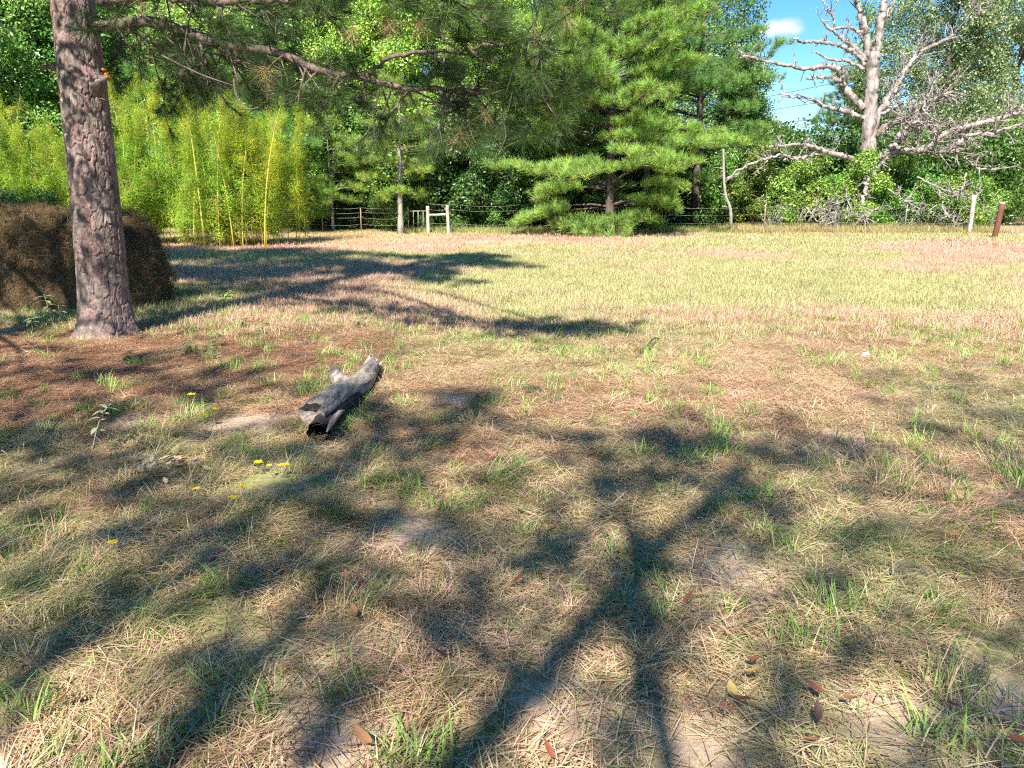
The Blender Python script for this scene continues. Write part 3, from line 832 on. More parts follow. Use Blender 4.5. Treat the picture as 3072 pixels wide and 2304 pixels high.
scatter('upper_crown', np.array(TP[ncut:]), dir_rot(np.array(TD[ncut:])), np.array(TS[ncut:]) * .95, np.array([.9, 1.0, .85]) * g.uniform(.8, 1.2, (len(TP) - ncut, 1)), P_NEED_FAR, pine_root)
TP, TD, TS, TT = TP[:ncut], TD[:ncut], TS[:ncut], TT[:ncut]
TP_, TD_ = np.array(TP), np.array(TD)
tn = np.array([.66, .60, .48]) * np.array(TT)[:, None] * g.uniform(.8, 1.2, (len(TP), 1))  # brownish older needles, also darkened in place of shade from the upper crown
scatter('crown', TP_, dir_rot(TD_), np.array(TS), tn, P_NEED_NEAR, pine_root)
for (x, y, d) in ((832, 40, 6.7), (845, 62, 6.7), (1216, 32, 6.7), (1222, 52, 6.7), (905, 60, 6.6), (1050, 250, 7.1), (760, 75, 6.9)):
    BP.append(np.array(at2(x, y, d))); BD.append(np.array([.5 * math.sin(x), .3 * math.cos(y), -1.0])); BS.append(.85)
scatter('dead_needles', np.array(BP), dir_rot(np.array(BD)), np.array(BS), np.ones(3) * g.uniform(.75, 1.2, (len(BP), 1)), P_NEED_BROWN, pine_root)['label'] = 'rust brown dead needle bunches'
# cones hanging on bare twigs under the long limb
mb = MB()
for k in range(9):
    t_ = k / 8.0; r_ = .026 * math.sin(math.pi * (.1 + .85 * t_)) + .004
    a = np.arange(8) / 8 * 6.283 + k * .39
    if k == 0: ring = []
    ring.append(np.stack([r_ * (1 + .22 * (np.arange(8) % 2)) * np.cos(a), r_ * (1 + .22 * (np.arange(8) % 2)) * np.sin(a), np.full(8, -.075 * t_)], -1))
vv = np.vstack(ring); fi = np.array([[r * 8 + j, r * 8 + (j + 1) % 8, (r + 1) * 8 + (j + 1) % 8, (r + 1) * 8 + j] for r in range(8) for j in range(8)])
mb.add(vv, fi); cone_me = mb.mesh('pine_cone', M['cone'], False)
for (x, y, d) in ((393, 152, 8.4), (414, 153, 8.4), (433, 167, 8.35), (505, 145, 8.3), (618, 205, 8.0), (710, 170, 7.8)):
    q = at2(x, y, d); o = link('pine_cone', cone_me, pine_root); o.location = q - pine_root.location; o.scale = (1, 1, 1)
    tb = MB(); tb.tube(polyline([q, q + Vector((.02, .03, .12)), q + Vector((-.04, .06, .32))], 5), [.003, .003, .004, .005, .006], 4); tb.build('cone_twig', M['limb'], pine_root)
# dangling bare twigs
for k, pl in enumerate(([(565, 130), (575, 165), (580, 195), (577, 220)], [(582, 185), (596, 200), (602, 235)], [(880, 190), (905, 240), (950, 285), (965, 310)], [(905, 215), (955, 230), (985, 275), (1000, 300)], [(505, 170), (510, 205), (530, 235), (560, 232)], [(350, 120), (400, 145), (445, 165), (505, 185)])):
    tb = MB(); tb.tube(polyline([at2(x, y, 8.0 - .35 * (x > 700)) for x, y in pl], 12), np.linspace(.010, .004, 12), 5, rough=.1, seed=k); tb.build('bare_twig', M['limb' if k not in (2, 3) else 'twig_dead'], pine_root)

# ------------------------------------------------------------------ trees that stand behind the viewpoint and shade the near grass
for k, (x, y, H, zb, L, ln_) in enumerate(((-6.6, -3.0, 12.0, 4.0, 3.2, (0, 0)), (-4.4, -5.35, 12.2, 5.0, 3.0, (3.42, 0)), (-7.3, 4.2, 11.6, 4.6, 2.6, (0, 0)), (6.6, -5.5, 12.0, 4.0, 3.2, (-1.6, 0)))):
    pine((x, y), H, zb, L, 1200 + k, 'tall open-crowned pine behind the viewpoint that dapples the near grass with shade', 'pines shading the near grass', (.9, 1, .9), .95, .52, name='pine_tree', gap=.22, step=(.5, .8), lean=ln_)
for k, (x, y, H, r) in enumerate(((-.9, -3.4, 9.0, 2.3), (1.9, -5.9, 11.0, 2.7), (1.2, -3.0, 9.2, 2.5), (-4.9, -.9, 10.5, 2.8), (2.6, -2.2, 9.6, 2.5))):
    broadleaf((x, y), H, 4.4, r, 1240 + k, 'thin-leaved hardwood behind the viewpoint that dapples the near grass with shade', 'hardwoods shading the near grass', (1, 1, 1), 230, .46, 22, P_LEAF_SM, tr_=.055)
for k, (x, y, H) in enumerate(((-2.6, -5.0, 12.4), (-3.7, -5.4, 13.2), (-4.9, -4.6, 12.2), (-6.1, -5.2, 13.4))):
    pine((x, y), H, 9.2, 1.5, 1260 + k, 'slender high-crowned pine behind the viewpoint whose stem streaks the near grass with shade', 'slender pines shading the near grass', (.9, 1, .9), .75, .6, .13, gap=.25)
broadleaf((-6.9, 6.4), 10.5, 5.2, 2.9, 1303, 'leafy tree left of the near pine whose crown dapples trunk and bale', None, (.8, 1.0, .8), 300, .8, 15, P_LEAF)
broadleaf((-9.0, 11.6), 12.6, 5.8, 3.7, 1302, 'leafy tree beside the bale whose crown shades the meadow', None, (.8, 1.0, .8), 900, 1.0, 16, P_LEAF)
broadleaf((-12.6, 13.4), 11.5, 3.6, 3.6, 1301, 'leafy tree at the left whose shade lies long across the meadow', None, (.8, 1.0, .8), 900, 1.0, 16, P_LEAF)

# ------------------------------------------------------------------ wood edge
def wx(px2, Y): return at(px2 * K, 700, Y).x
pine((BIGPINE.x, BIGPINE.y), 12.5, .7, 5.2, 40, 'bushy open-grown pine branching to the ground over red needle litter', None, (2.35, 1.9, 1.2), 1.15, 1.9, .22, shape=.42, gap=.0, lower=1.05, step=(.55, .80), limbs=(6, 9), inner=.40)
pine((wx(1500, 40), 40), 16.5, 2.5, 4.6, 41, 'tall full pine rising behind the bushy pine beside the open sky', None, (1.7, 1.6, 1.2), 1.15, 1.4, .22, shape=.55, gap=.15, step=(.55, .9), limbs=(4, 7), inner=.38)
pine((wx(1390, 39), 39), 15, 4.0, 4.2, 42, 'tall pine crowded close behind the bushy pine', None, (1.2, 1.25, 1.05), 1.2, 1.3, .2, shape=.5)
pine((wx(1200, 37), 37), 8.5, 1.5, 2.6, 43, 'slim pale-stemmed pine at the side of the bushy pine', None, (1.6, 1.5, 1.0), 1.0, 1.2, .10, bark='bark_pale')
pine((wx(866, 34.3), 34.3), 6.6, 1.9, 2.4, 44, 'young pine with pale trunk and yellowing lower boughs beside the fence brace', None, (2.3, 1.75, .9), 1.0, 1.6, .13, bark='bark_pale', shape=.6, gap=.15)
pine((wx(720, 36), 36), 5.4, 1.4, 1.9, 45, 'young yellow green pine leaning over the wire fence', None, (2.2, 1.75, .95), .95, 1.5, .08, bark='bark_pale')
pine((wx(668, 35), 35), 4.2, .9, 1.5, 46, 'small bright green pine close beside the bamboo', None, (1.8, 1.75, 1.0), .95, 1.4, .06)
pine((wx(590, 33), 33), 8.4, 2.5, 2.3, 47, 'bright green young pine rising above the bamboo tops', None, (1.5, 1.65, 1.1), 1.05, 1.4, .09)
pine((wx(345, 32), 32), 7.0, 2.0, 2.0, 48, 'green young pine showing through the bamboo beside the near trunk', None, (1.3, 1.5, 1.0), 1.05, 1.3, .09)
PL = ['dark pine standing back in the wood behind the fence brace', 'dark tall pine standing back behind the young pines', 'dark pine standing back behind the bamboo tops', 'dark pine standing back behind the bale', 'dark pine beyond the dead tree with sky behind', 'tallest dark pine standing back beside the bushy pine']
for k, (px, Y, H, L) in enumerate(((1000, 41, 12, 3.2), (780, 43, 14, 3.4), (470, 42, 13, 3.2), (80, 40, 13, 3.4), (1800, 52, 9.5, 3.0), (1150, 46, 15, 3.4))):
    pine((wx(px, Y), Y), H, 2.5, L, 60 + k, PL[k], 'pines standing back in the wood' if k != 4 else None, (1.15, 1.2, 1.05), 1.25, .95, shape=.55)
hard = [(-60, 33, 11, 3.4, (.9, 1.1, .9)), (60, 35, 12, 3.2, (1.0, 1.15, .9)), (190, 38, 13, 3.6, (.8, 1.0, .85)), (330, 40, 13, 3.4, (1.15, 1.2, .95)), (480, 37, 12.5, 3.2, (1.5, 1.45, 1.25)),
        (600, 39, 13, 3.4, (1.45, 1.4, 1.2)), (720, 41, 13.5, 3.4, (1.6, 1.5, 1.15)), (860, 40, 13, 3.2, (1.5, 1.45, .95)), (980, 42, 13.5, 3.4, (1.3, 1.3, .9)), (1080, 39, 11.5, 2.8, (1.35, 1.3, .85)),
        (1010, 37, 6.2, 1.9, (.6, .75, .7)), (930, 37, 5.0, 1.6, (.7, .85, .75)), (1085, 36.5, 5.0, 1.5, (.62, .85, .75)), (790, 38, 6.0, 1.9, (.85, 1.0, .75)), (1250, 43, 12, 3.2, (.9, 1.0, .85)),
        (1590, 44, 8.6, 2.4, (.9, 1.0, .9)), (1655, 46, 5.4, 2.0, (1.0, 1.05, .85))]
HL = ['leafy hardwood at the far left of the wood behind the bamboo', 'green hardwood rising behind the bamboo beyond the bale', 'dark green hardwood seen beside the near pine trunk', 'hardwood showing over the bamboo just right of the near trunk', 'pale leafed hardwood above the bamboo behind the long pine limb',
      'silvery leafed hardwood behind the bright young pine', 'tall pale yellow leafed hardwood behind the leaning young pine', 'yellow green hardwood towering behind the young pine beside the brace', 'hardwood towering behind the fence brace', 'yellowish hardwood beside the bushy pine', 'dark leafy small tree behind the fence brace',
      'dark holly-like small tree between the young pine and the fence brace', 'dark small tree between the fence brace and the bushy pine', 'olive small tree behind the sagging wires', 'hardwood hidden behind the bushy pine', 'hardwood beside the open sky gap next to the tall full pine', 'low hardwood under the open sky gap behind the bleached sapling']
for k, (px, Y, H, r, tn) in enumerate(hard):
    broadleaf((wx(px, Y), Y), H, .8 if H < 7 else 1.6, r, 90 + k, HL[k], 'hardwoods along the wood edge', np.array(tn) * (1.1 if H < 7 else 1.75 if 4 <= k <= 9 else 1.45), int(480 + 90 * H), 1.08, int(8 + H * .9), P_LEAF if k % 3 else P_LEAF_SM)
# the large oak behind the dead tree, and those at the right edge
broadleaf((wx(2010, 46), 46), 14.5, 2.5, 4.8, 130, 'large grey green oak spreading behind the dead tree', None, (1.6, 1.6, 1.4), 1900, 1.05, 24, P_OAK, tr_=.3)
broadleaf((wx(2150, 48), 48), 15.5, 3.0, 5.2, 131, 'tall oak at the right with twiggy thinning top', None, (1.55, 1.6, 1.35), 1900, 1.05, 24, P_OAK, tr_=.3)
broadleaf((wx(2180, 62), 62), 8.0, 1.2, 4.2, 132, 'dark round tree at the far side of the clearing', None, (.6, .85, .7), 1300, 1.15, 16, P_LEAF)
broadleaf((wx(2330, 58), 58), 9.0, 1.0, 4.5, 133, 'broad leafy tree at the far corner of the clearing', None, (.7, .9, .7), 1200, 1.15, 16, P_LEAF)
broadleaf((wx(2120, 44), 44), 5.4, .8, 2.6, 134, 'bright leafy small tree between the oak and the wooden posts', None, (1.5, 1.7, 1.0), 900, 1.0, 12, P_LEAF)
broadleaf((wx(1740, 50), 50), 4.2, .5, 2.2, 135, 'low rounded tree under the open sky gap', None, (1.4, 1.5, 1.0), 800, 1.0, 12, P_LEAF)
# thicket of shrubs along the right fence
g = np.random.default_rng(400)
for k in range(15):
    px = 1560 + k * 37 + g.uniform(-10, 10); Y = g.uniform(36.2, 39.5)
    H = g.uniform(2.2, 3.9) if px < 2000 else g.uniform(1.5, 2.7)
    broadleaf((wx(px, Y), Y), H, .2, g.uniform(1.1, 1.6), 440 + k, 'tangled green shrub in the thicket below the dead tree', 'thicket shrubs under the dead tree',
              np.array([1.35, 1.6, 1.1]) * g.uniform(.7, 1.3) * np.array([g.uniform(.85, 1.35), 1, g.uniform(.85, 1.1)]), 300, .74, 9, P_LEAF, name='shrub', cat='shrub', tr_=.04)
for k in range(9):
    px = 660 + k * 52 + g.uniform(-14, 14); Y = g.uniform(35.8, 38.5)
    broadleaf((wx(px, Y), Y), g.uniform(1.2, 2.6), .15, g.uniform(.9, 1.3), 470 + k, 'dark leafy understory shrub behind the wire fence', 'understory shrubs behind the wire fence',
              np.array([.75, .9, .7]) * g.uniform(.7, 1.25), 260, .7, 7, P_LEAF_SM, name='shrub', cat='shrub', tr_=.03)
for k in range(5):
    px = -120 + k * 55; Y = g.uniform(18, 21)
    broadleaf((wx(px, Y), Y), g.uniform(1.4, 2.2), .1, g.uniform(.8, 1.1), 490 + k, 'dark weedy shrub at the foot of the bamboo by the round bale', 'weedy shrubs beyond the bale', np.array([.6, .8, .6]) * g.uniform(.8, 1.3), 240, .55, 7, P_LEAF_SM, name='shrub', cat='shrub', tr_=.02)
# the rest of the wood, one mass
def wood(name, label, n, x0, x1, y0, y1, hf, tint):
    g = np.random.default_rng(hash(name) % 1000 if False else len(label))
    x = g.uniform(x0, x1, n); y = g.uniform(y0, y1, n)
    h = hf(x, y) * (.75 + .45 * fbm(x * .25, y * .25, 81))
    z = h * g.uniform(.02, 1, n) ** .8
    d = np.stack([g.normal(0, .6, n), -np.abs(g.normal(.4, .4, n)), g.uniform(.2, 1.2, n)], -1)
    tn = np.asarray(tint) * (.65 + .7 * fbm(x * .35 + z * .2, z * .45, 83))[:, None] * g.uniform(.75, 1.25, (n, 1))
    o = scatter(name, np.stack([x, y, z], -1), dir_rot(d), g.uniform(.9, 1.7, n), tn, P_LEAF)
    return tag(o, label, 'wood', kind='stuff')
def hgt(x, y):
    r = x / y
    h = np.where(r < .30, 15.0, np.where(r < .42, 4.0, 13.0))
    return h
wood('far_wood', 'dense wood closing off the view behind the nearer trees', 15000, -62, 24, 50, 58, hgt, (1.05, 1.15, .9))
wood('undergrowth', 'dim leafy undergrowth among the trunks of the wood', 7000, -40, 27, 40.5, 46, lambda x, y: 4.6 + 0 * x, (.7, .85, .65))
wood('far_wood', 'distant tree line beyond the clearing at the right', 5000, 14, 85, 72, 84, lambda x, y: np.where(x / y < .42, 4.6, 9.5), (1.0, 1.1, .95))

# ------------------------------------------------------------------ bamboo
def bamboo(cx, cy, wx_, wy_, n, H, seed, label, group, tall=(), dens=37):
    g = np.random.default_rng(seed)
    t = thing('bamboo_clump', label, 'bamboo', (cx, cy, gzf(cx, cy)), group)
    P, D, S = [], [], []
    spots = [(cx + g.uniform(-1, 1) * wx_, cy + g.uniform(-1, 1) * wy_, H * g.uniform(.42, 1.1), .007 + .007 * g.uniform()) for _ in range(n)] + list(tall)
    for (x, y, h, r) in spots:
        b = np.array([x, y, gzf(x, y) - .03])
        ln_ = np.array([g.normal(0, .07), g.normal(0, .07), 0]) * h
        top = b + np.array([0, 0, h]) + ln_ * 1.8
        pts = bez(b, b + np.array([0, 0, h * .6]) + ln_ * .3, top, 10)
        mb = MB(); mb.tube(pts, np.linspace(r, r * .25, 10), 6)
        for q in range(4, 34, 5):                 # ringed joints on the lower cane
            u = q / 40.0
            c = b * (1 - u) ** 2 + 2 * u * (1 - u) * (b + np.array([0, 0, h * .6]) + ln_ * .3) + u * u * top
            mb.tube([c - np.array([0, 0, .012]), c, c + np.array([0, 0, .012])], [r * .8, r * 1.25, r * .8], 6, cap=False)
        mb.build('cane', M['cane'], t, True)
        m = int(dens * h / 4 * (.45 if r > .019 else 1))
        u = .10 + .92 * g.uniform(0, 1, m) ** .85
        u = np.clip(u, 0, 1)[:, None]
        ctr = b * (1 - u) ** 2 + 2 * u * (1 - u) * (b + np.array([0, 0, h * .6]) + ln_ * .3) + u * u * top
        a = g.uniform(0, 6.28, m)
        off = (.04 + .34 * (1 - u[:, 0]) * np.sin(np.pi * np.clip(u[:, 0], .12, 1)) ** .5) * g.uniform(.15, 1, m)
        dv = np.stack([np.cos(a), np.sin(a), np.zeros(m)], -1)
        P.append(ctr + dv * off[:, None]); D.append(dv * .55 + np.array([0, 0, 1.0]) + g.normal(0, .15, (m, 3))); S.append(g.uniform(.7, 1.2, m) * (1.05 - .55 * u[:, 0]))
    P, D, S = np.vstack(P), np.vstack(D), np.concatenate(S)
    zf = np.clip(P[:, 2] / H, 0, 1)
    hue = sstep(.3, .7, fbm(P[:, 0] * .8 + P[:, 1], P[:, 2] * .7, 91))[:, None]
    tn = (hue * np.array([1.05, .98, .9]) + (1 - hue) * np.array([.66, .84, 1.0])) * g.uniform(.6, 1.2, (len(P), 1))
    dry_ = g.uniform(0, 1, len(P)) < .05
    tn[dry_] = np.array([1.25, .85, 2.6]) * .8
    scatter('foliage', P, dir_rot(D), S, tn, P_BAMBOO, t)
    return t
BL = ['bright bamboo clump showing right against the near pine trunk', 'bright bamboo clump with the young pine showing through it', 'bright bamboo clump with the thickest leaning yellow cane', 'bright bamboo clump with slim yellow canes bare at the foot', 'bright bamboo clump ending the grove beside the small green pine']
for k, (px, Y, w) in enumerate(((290, 26.6, 1.1), (372, 26.4, 1.1), (455, 26.0, 1.1), (530, 26.0, 1.0), (596, 26.6, .9))):
    tall = []
    if k == 2: tall = [(wx(440, 24.7), 24.7, 5.0, .034), (wx(414, 24.7), 24.8, 4.0, .022), (wx(470, 24.6), 24.7, 3.8, .020)]
    if k == 3: tall = [(wx(503, 24.7), 24.7, 4.2, .022), (wx(520, 24.7), 24.8, 3.0, .022), (wx(570, 24.7), 24.7, 4.4, .028)]
    bamboo(wx(px, Y), Y, w, 1.1, 19, 5.2 - .1 * k, 500 + k, BL[k], 'bamboo clumps in the sun', tall)
for k, (px, Y, w) in enumerate(((-70, 24.6, 1.2), (20, 24.4, 1.1), (100, 24.6, 1.0), (190, 27.5, 1.0))):
    bamboo(wx(px, Y), Y, w, 1.0, 17, 4.7 - .25 * k, 520 + k, 'yellow green bamboo clump rising behind the round bale', 'bamboo clumps behind the bale', (), 37)

# ------------------------------------------------------------------ round bale
bc = np.array([at(205, 900, 11.6).x, 11.7])
bale = thing('round_bale', 'weathered slumped round hay bale in the shade behind the big pine trunk', 'hay bale', (bc[0], bc[1], 0))
nu_, nv_ = 96, 48
u = np.linspace(0, 2 * math.pi, nu_, endpoint=False); v = np.linspace(0, 1, nv_)
Ug, Vg = np.meshgrid(u, v)
hgt_ = 1.42
prof = np.clip(1 - np.clip(Vg, 0, 1) ** 2.6, .0004, 1) ** .62
zz_ = np.sin(np.clip(Vg, 0, 1) * math.pi / 2) ** .92
rad_ = (np.abs(np.cos(Ug)) ** 2.6 + np.abs(np.sin(Ug)) ** 2.6) ** (-1 / 2.6)
lump = 1 + .05 * (fbm(Ug * 2 + 9, Vg * 6, 17) - .5) + .03 * (vnoise(Ug * 9, Vg * 14, 19) - .5)
xb = 1.42 * rad_ * prof * np.cos(Ug) * lump; yb = .95 * rad_ * prof * np.sin(Ug) * lump
zb_ = hgt_ * zz_ * (1 + .03 * np.sin(Ug * 2)) - .06
ca, sa = math.cos(R(-12)), math.sin(R(-12))
V = np.stack([bc[0] + xb * ca - yb * sa, bc[1] + xb * sa + yb * ca, zb_], -1)
mb = MB()
ii = np.arange(nv_ - 1)[:, None] * nu_; jj = np.arange(nu_)[None]; kk = (jj + 1) % nu_
mb.add(V.reshape(-1, 3), np.stack([ii + jj, ii + kk, ii + nu_ + kk, ii + nu_ + jj], -1).reshape(-1, 4))
mb.build('hay_body', M['hay'], bale, True)
g = np.random.default_rng(71)
m = 1500
iv, iu = g.integers(0, nv_ - 1, m), g.integers(0, nu_, m)
Pb = V[iv, iu]
Nb = np.cross(V[iv, (iu + 1) % nu_] - Pb, V[np.minimum(iv + 1, nv_ - 1), iu] - Pb)
Nb /= np.linalg.norm(Nb, axis=1)[:, None] + 1e-9
scatter('hay_strands', Pb - Nb * .012, dir_rot(Nb + g.normal(0, .2, (m, 3))), g.uniform(.6, 1.25, m), np.array([.50, .40, .33]) * g.uniform(.4, 1.2, (m, 1)), P_THATCH, bale)

# ------------------------------------------------------------------ dead tree
DZ = 37.0
def dz(zx, zy, dy=0.0): return np.array(at(2172 + zx / 2.0733, zy / 2.0733, DZ + dy))
foot = dz(885, 1440); foot[2] = 0
dead = thing('dead_tree', 'bare weathered grey dead tree with many broken limbs above the thicket', 'dead tree', tuple(foot))
SC = DZ / FPX / 2.0733                            # metres per traced unit
def dlimb(path, r0, r1, seed, twigs=10, tl=.7, name='branch', parent=None, dy=(0, 0), sides=8, mat='dead_wood'):
    g = np.random.default_rng(seed)
    m = len(path); n = max(10, m * 6)
    pts = polyline([dz(x, y, dy[0] + (dy[1] - dy[0]) * k / (m - 1)) for k, (x, y) in enumerate(path)], n)
    pts[1:-1] += g.normal(0, .03, (n - 2, 3)) * min(1, r0 * SC * 12)
    mb = MB(); mb.tube(pts, np.linspace(r0, r1, n) * SC * .9 * (1 + .13 * np.interp(np.arange(n), np.linspace(0, n - 1, n // 5 + 2), g.normal(0, 1, n // 5 + 2))), sides, rough=.13, seed=seed)
    for k in range(int(twigs * 2.2)):
        s = g.integers(int(n * .15), n - 1)
        c = pts[s]; lg = pts[min(n - 1, s + 1)] - pts[max(0, s - 1)]; lg /= np.linalg.norm(lg) + 1e-9
        d = lg * g.uniform(.2, .9) + g.normal(0, .6, 3) + np.array([0, 0, .25]); d /= np.linalg.norm(d)
        L = tl * g.uniform(.35, 1.3)
        q = c + d * L
        mid = c + d * L * .5 + g.normal(0, .08, 3) * L
        mb.tube(bez(c, mid, q, 6), np.linspace(.030, .012, 6), 4)
        for e in range(g.integers(1, 4)):
            u = g.uniform(.3, .95); s2 = c * (1 - u) + q * u
            d2 = d + g.normal(0, .7, 3); d2 /= np.linalg.norm(d2)
            mb.tube([s2, s2 + d2 * L * .3 + g.normal(0, .03, 3), s2 + d2 * L * .55], [.017, .013, .009], 3)
    return mb.build(name, M[mat], parent or dead, True)
dlimb([(885, 1450), (890, 1250), (893, 1100), (900, 960), (905, 800), (912, 620), (920, 460), (926, 330)], 58, 38, 1, 0, name='trunk', sides=16)
dlimb([(905, 360), (885, 240), (865, 150), (845, 60), (818, -20), (790, -130)], 24, 12, 2, 6)
dlimb([(930, 370), (960, 230), (985, 110), (1000, 0), (1010, -140)], 32, 17, 3, 6)
dlimb([(975, 150), (1010, 90), (1040, 30), (1070, -50)], 14, 8, 4, 5)
b4 = dlimb([(890, 380), (830, 310), (760, 255), (700, 210), (655, 170), (605, 122)], 17, 7, 5, 4)
dlimb([(690, 195), (685, 120), (665, 80), (640, 40), (600, -20)], 8, 4, 6, 3, .5, 'side_branch', b4)
dlimb([(650, 85), (690, 50), (705, 0)], 6, 3, 7, 1, .4, 'side_branch', b4)
dlimb([(700, 175), (760, 172), (815, 185), (850, 215), (875, 270)], 8, 11, 8, 2, .4)
dlimb([(885, 400), (810, 330), (730, 290), (640, 265), (560, 258), (490, 260), (432, 242)], 17, 6, 9, 5, .4)
dlimb([(870, 430), (790, 385), (720, 375), (660, 365), (610, 345), (558, 320)], 13, 5, 10, 3, .4)
b7 = dlimb([(865, 680), (800, 600), (750, 545), (725, 505), (740, 465), (700, 430), (630, 412), (530, 425), (430, 418), (320, 392), (210, 370), (115, 345)], 27, 7, 11, 14, .7)
dlimb([(715, 510), (670, 480), (620, 478), (560, 485), (510, 492)], 14, 5, 12, 3, .5, 'side_branch', b7)
dlimb([(870, 740), (790, 705), (700, 680), (620, 660), (560, 622), (450, 606), (345, 578)], 17, 5, 13, 12, .6)
b9 = dlimb([(880, 1030), (800, 995), (730, 972), (660, 955), (600, 925), (520, 905), (400, 903), (280, 916)], 22, 8, 14, 10, .6, dy=(0, -1.0))
dlimb([(640, 952), (540, 965), (430, 985), (350, 965), (260, 985), (140, 1030), (10, 1115)], 12, 5, 15, 10, .6, 'side_branch', b9, dy=(-.4, -1.6))
dlimb([(310, 960), (250, 1020), (185, 1085)], 8, 4, 16, 3, .4, 'side_branch', b9, dy=(-.8, -1.2))
dlimb([(935, 790), (970, 690), (1030, 600), (1080, 530), (1110, 460), (1160, 395), (1230, 320), (1330, 272), (1435, 215)], 24, 8, 17, 22, 1.0, dy=(0, 1))
dlimb([(950, 730), (1020, 690), (1070, 660), (1110, 630)], 12, 6, 18, 4, .5, dy=(0, -.5))
dlimb([(940, 850), (1010, 780), (1080, 750), (1150, 740), (1230, 670), (1310, 615), (1410, 570)], 22, 6, 19, 34, 1.1, dy=(0, -1))
b13 = dlimb([(895, 1090), (960, 1020), (1020, 960), (1070, 890), (1120, 830), (1170, 795)], 40, 20, 20, 5, .6, dy=(0, -1))
dlimb([(1045, 930), (1120, 935), (1200, 935), (1290, 905), (1340, 855), (1450, 805), (1600, 770), (1750, 722), (1900, 695)], 26, 13, 21, 30, 1.0, dy=(-.6, -2))
dlimb([(1290, 945), (1400, 930), (1460, 890), (1530, 845), (1650, 828), (1760, 800), (1900, 755)], 18, 9, 22, 20, .9, dy=(-1, -2.2))
dlimb([(1190, 900), (1220, 830), (1235, 740), (1250, 640), (1300, 520), (1320, 440)], 12, 4, 23, 14, .8, dy=(-1, -1))
dlimb([(1240, 940), (1340, 945), (1440, 942), (1520, 995), (1600, 1050), (1750, 1048)], 12, 4, 24, 14, .8, dy=(-1, -2))
dlimb([(1340, 860), (1280, 800), (1220, 760), (1150, 770), (1090, 700)], 10, 4, 25, 12, .8, dy=(-1, -2))
dlimb([(893, 1040), (888, 1110), (880, 1180), (862, 1260), (850, 1320)], 17, 9, 26, 6, .5, dy=(-.7, -1.3), mat='twig_dead')
dlimb([(1600, 120), (1560, 40), (1520, -40)], 8, 4, 28, 10, .9, dy=(3, 3))
# fallen limbs lying in the thicket
def fallen(path, r0, r1, seed, label, twigs=6):
    g = np.random.default_rng(seed)
    a = dz(*path[-1], -2.3)
    t = thing('fallen_branch', label, 'branch', (a[0], a[1], max(0, a[2])), 'fallen limbs in the thicket')
    dlimb(path, r0, r1, seed, twigs, .55, 'limb', t, dy=(-2.0, -2.3), sides=6, mat='twig_dead')
for k, pth in enumerate(([(1200, 1100), (1300, 1150), (1420, 1200), (1500, 1225), (1590, 1212)], [(1505, 1080), (1480, 1180), (1430, 1215), (1340, 1240)], [(1340, 1190), (1360, 1290), (1400, 1350), (1450, 1410)], [(750, 1160), (765, 1240), (770, 1310), (800, 1340)], [(620, 1300), (660, 1330), (640, 1260), (690, 1290)],
                         [(510, 1290), (560, 1350), (600, 1390), (640, 1405)], [(960, 1290), (900, 1340), (860, 1390)], [(1020, 1180), (1120, 1240), (1180, 1300)])):
    fallen(pth, 6, 2.5, 700 + k, 'pale bare fallen limb tangled in the thicket under the dead tree', 7)
# bleached standing snag left of the thicket
sn = at(2168, 605, 35.6)
t = thing('dead_sapling', 'slim bleached dead sapling standing between the bushy pine and the thicket', 'dead tree', (sn.x, 35.6, 0))
def sna(x, y): return at(1400 + x / 2.0733, y / 2.0733, 35.6)
mb = MB(); mb.tube(polyline([sna(1645, 1420), sna(1640, 1300), sna(1612, 1220), sna(1600, 1100), sna(1598, 1000), sna(1597, 925)], 20), np.linspace(.075, .045, 20), 8, rough=.1)
mb.build('trunk', M['twig_dead'], t, True)
for pth, r in (([(1597, 1050), (1540, 1043), (1470, 1058)], .03), ([(1600, 1140), (1650, 1100), (1700, 1072), (1760, 1020)], .04), ([(1605, 1215), (1575, 1200)], .03), ([(1596, 1085), (1560, 1110), (1530, 1125)], .02)):
    mb = MB(); mb.tube(polyline([sna(*q) for q in pth], 8), np.linspace(r, r * .4, 8), 6, rough=.1); mb.build('branch', M['twig_dead'], t, True)

# ------------------------------------------------------------------ fences and posts
def post(mb, base, h, r, top=None, sides=10, seed=0, lean=(0, 0)):
    b = np.array([base[0], base[1], gzf(base[0], base[1]) - .12])
    pts = polyline([b, b + np.array([lean[0] * .5, lean[1] * .5, h * .5]), b + np.array([lean[0], lean[1], h + .12])], 9)
    mb.tube(pts, np.full(9, r), sides, rough=.05, seed=seed)
def tpost(parent, px, ytop, Y, mat, name='t_post'):
    b = at(px, 700, Y); top = at(px, ytop, Y).z
    mb = MB(); z0 = gzf(b.x, Y) - .1
    mb.box((b.x, Y, (z0 + top) / 2), (.045, .012, top - z0)); mb.box((b.x, Y - .021, (z0 + top) / 2), (.012, .03, top - z0 - .004))
    for q in range(9): mb.box((b.x, Y + .009, z0 + .25 + q * (top - z0 - .3) / 9), (.03, .008, .02))
    return mb.build(name, M[mat], parent)
def zl(x, y): return 800 + x / 3.16, 550 + y / 3.16
FY = 34.9
fence = thing('wire_fence', 'rusty wire fence with thin steel posts between the bamboo and the fence brace', 'fence', (at(1085, 700, FY).x, FY, 0))
for (x, y0, m) in ((365, 285, 'tpost_grey'), (533, 250, 'tpost'), (900, 235, 'tpost'), (1345, 222, 'tpost')):
    tpost(fence, zl(x, 0)[0], zl(0, y0)[1], FY, m)
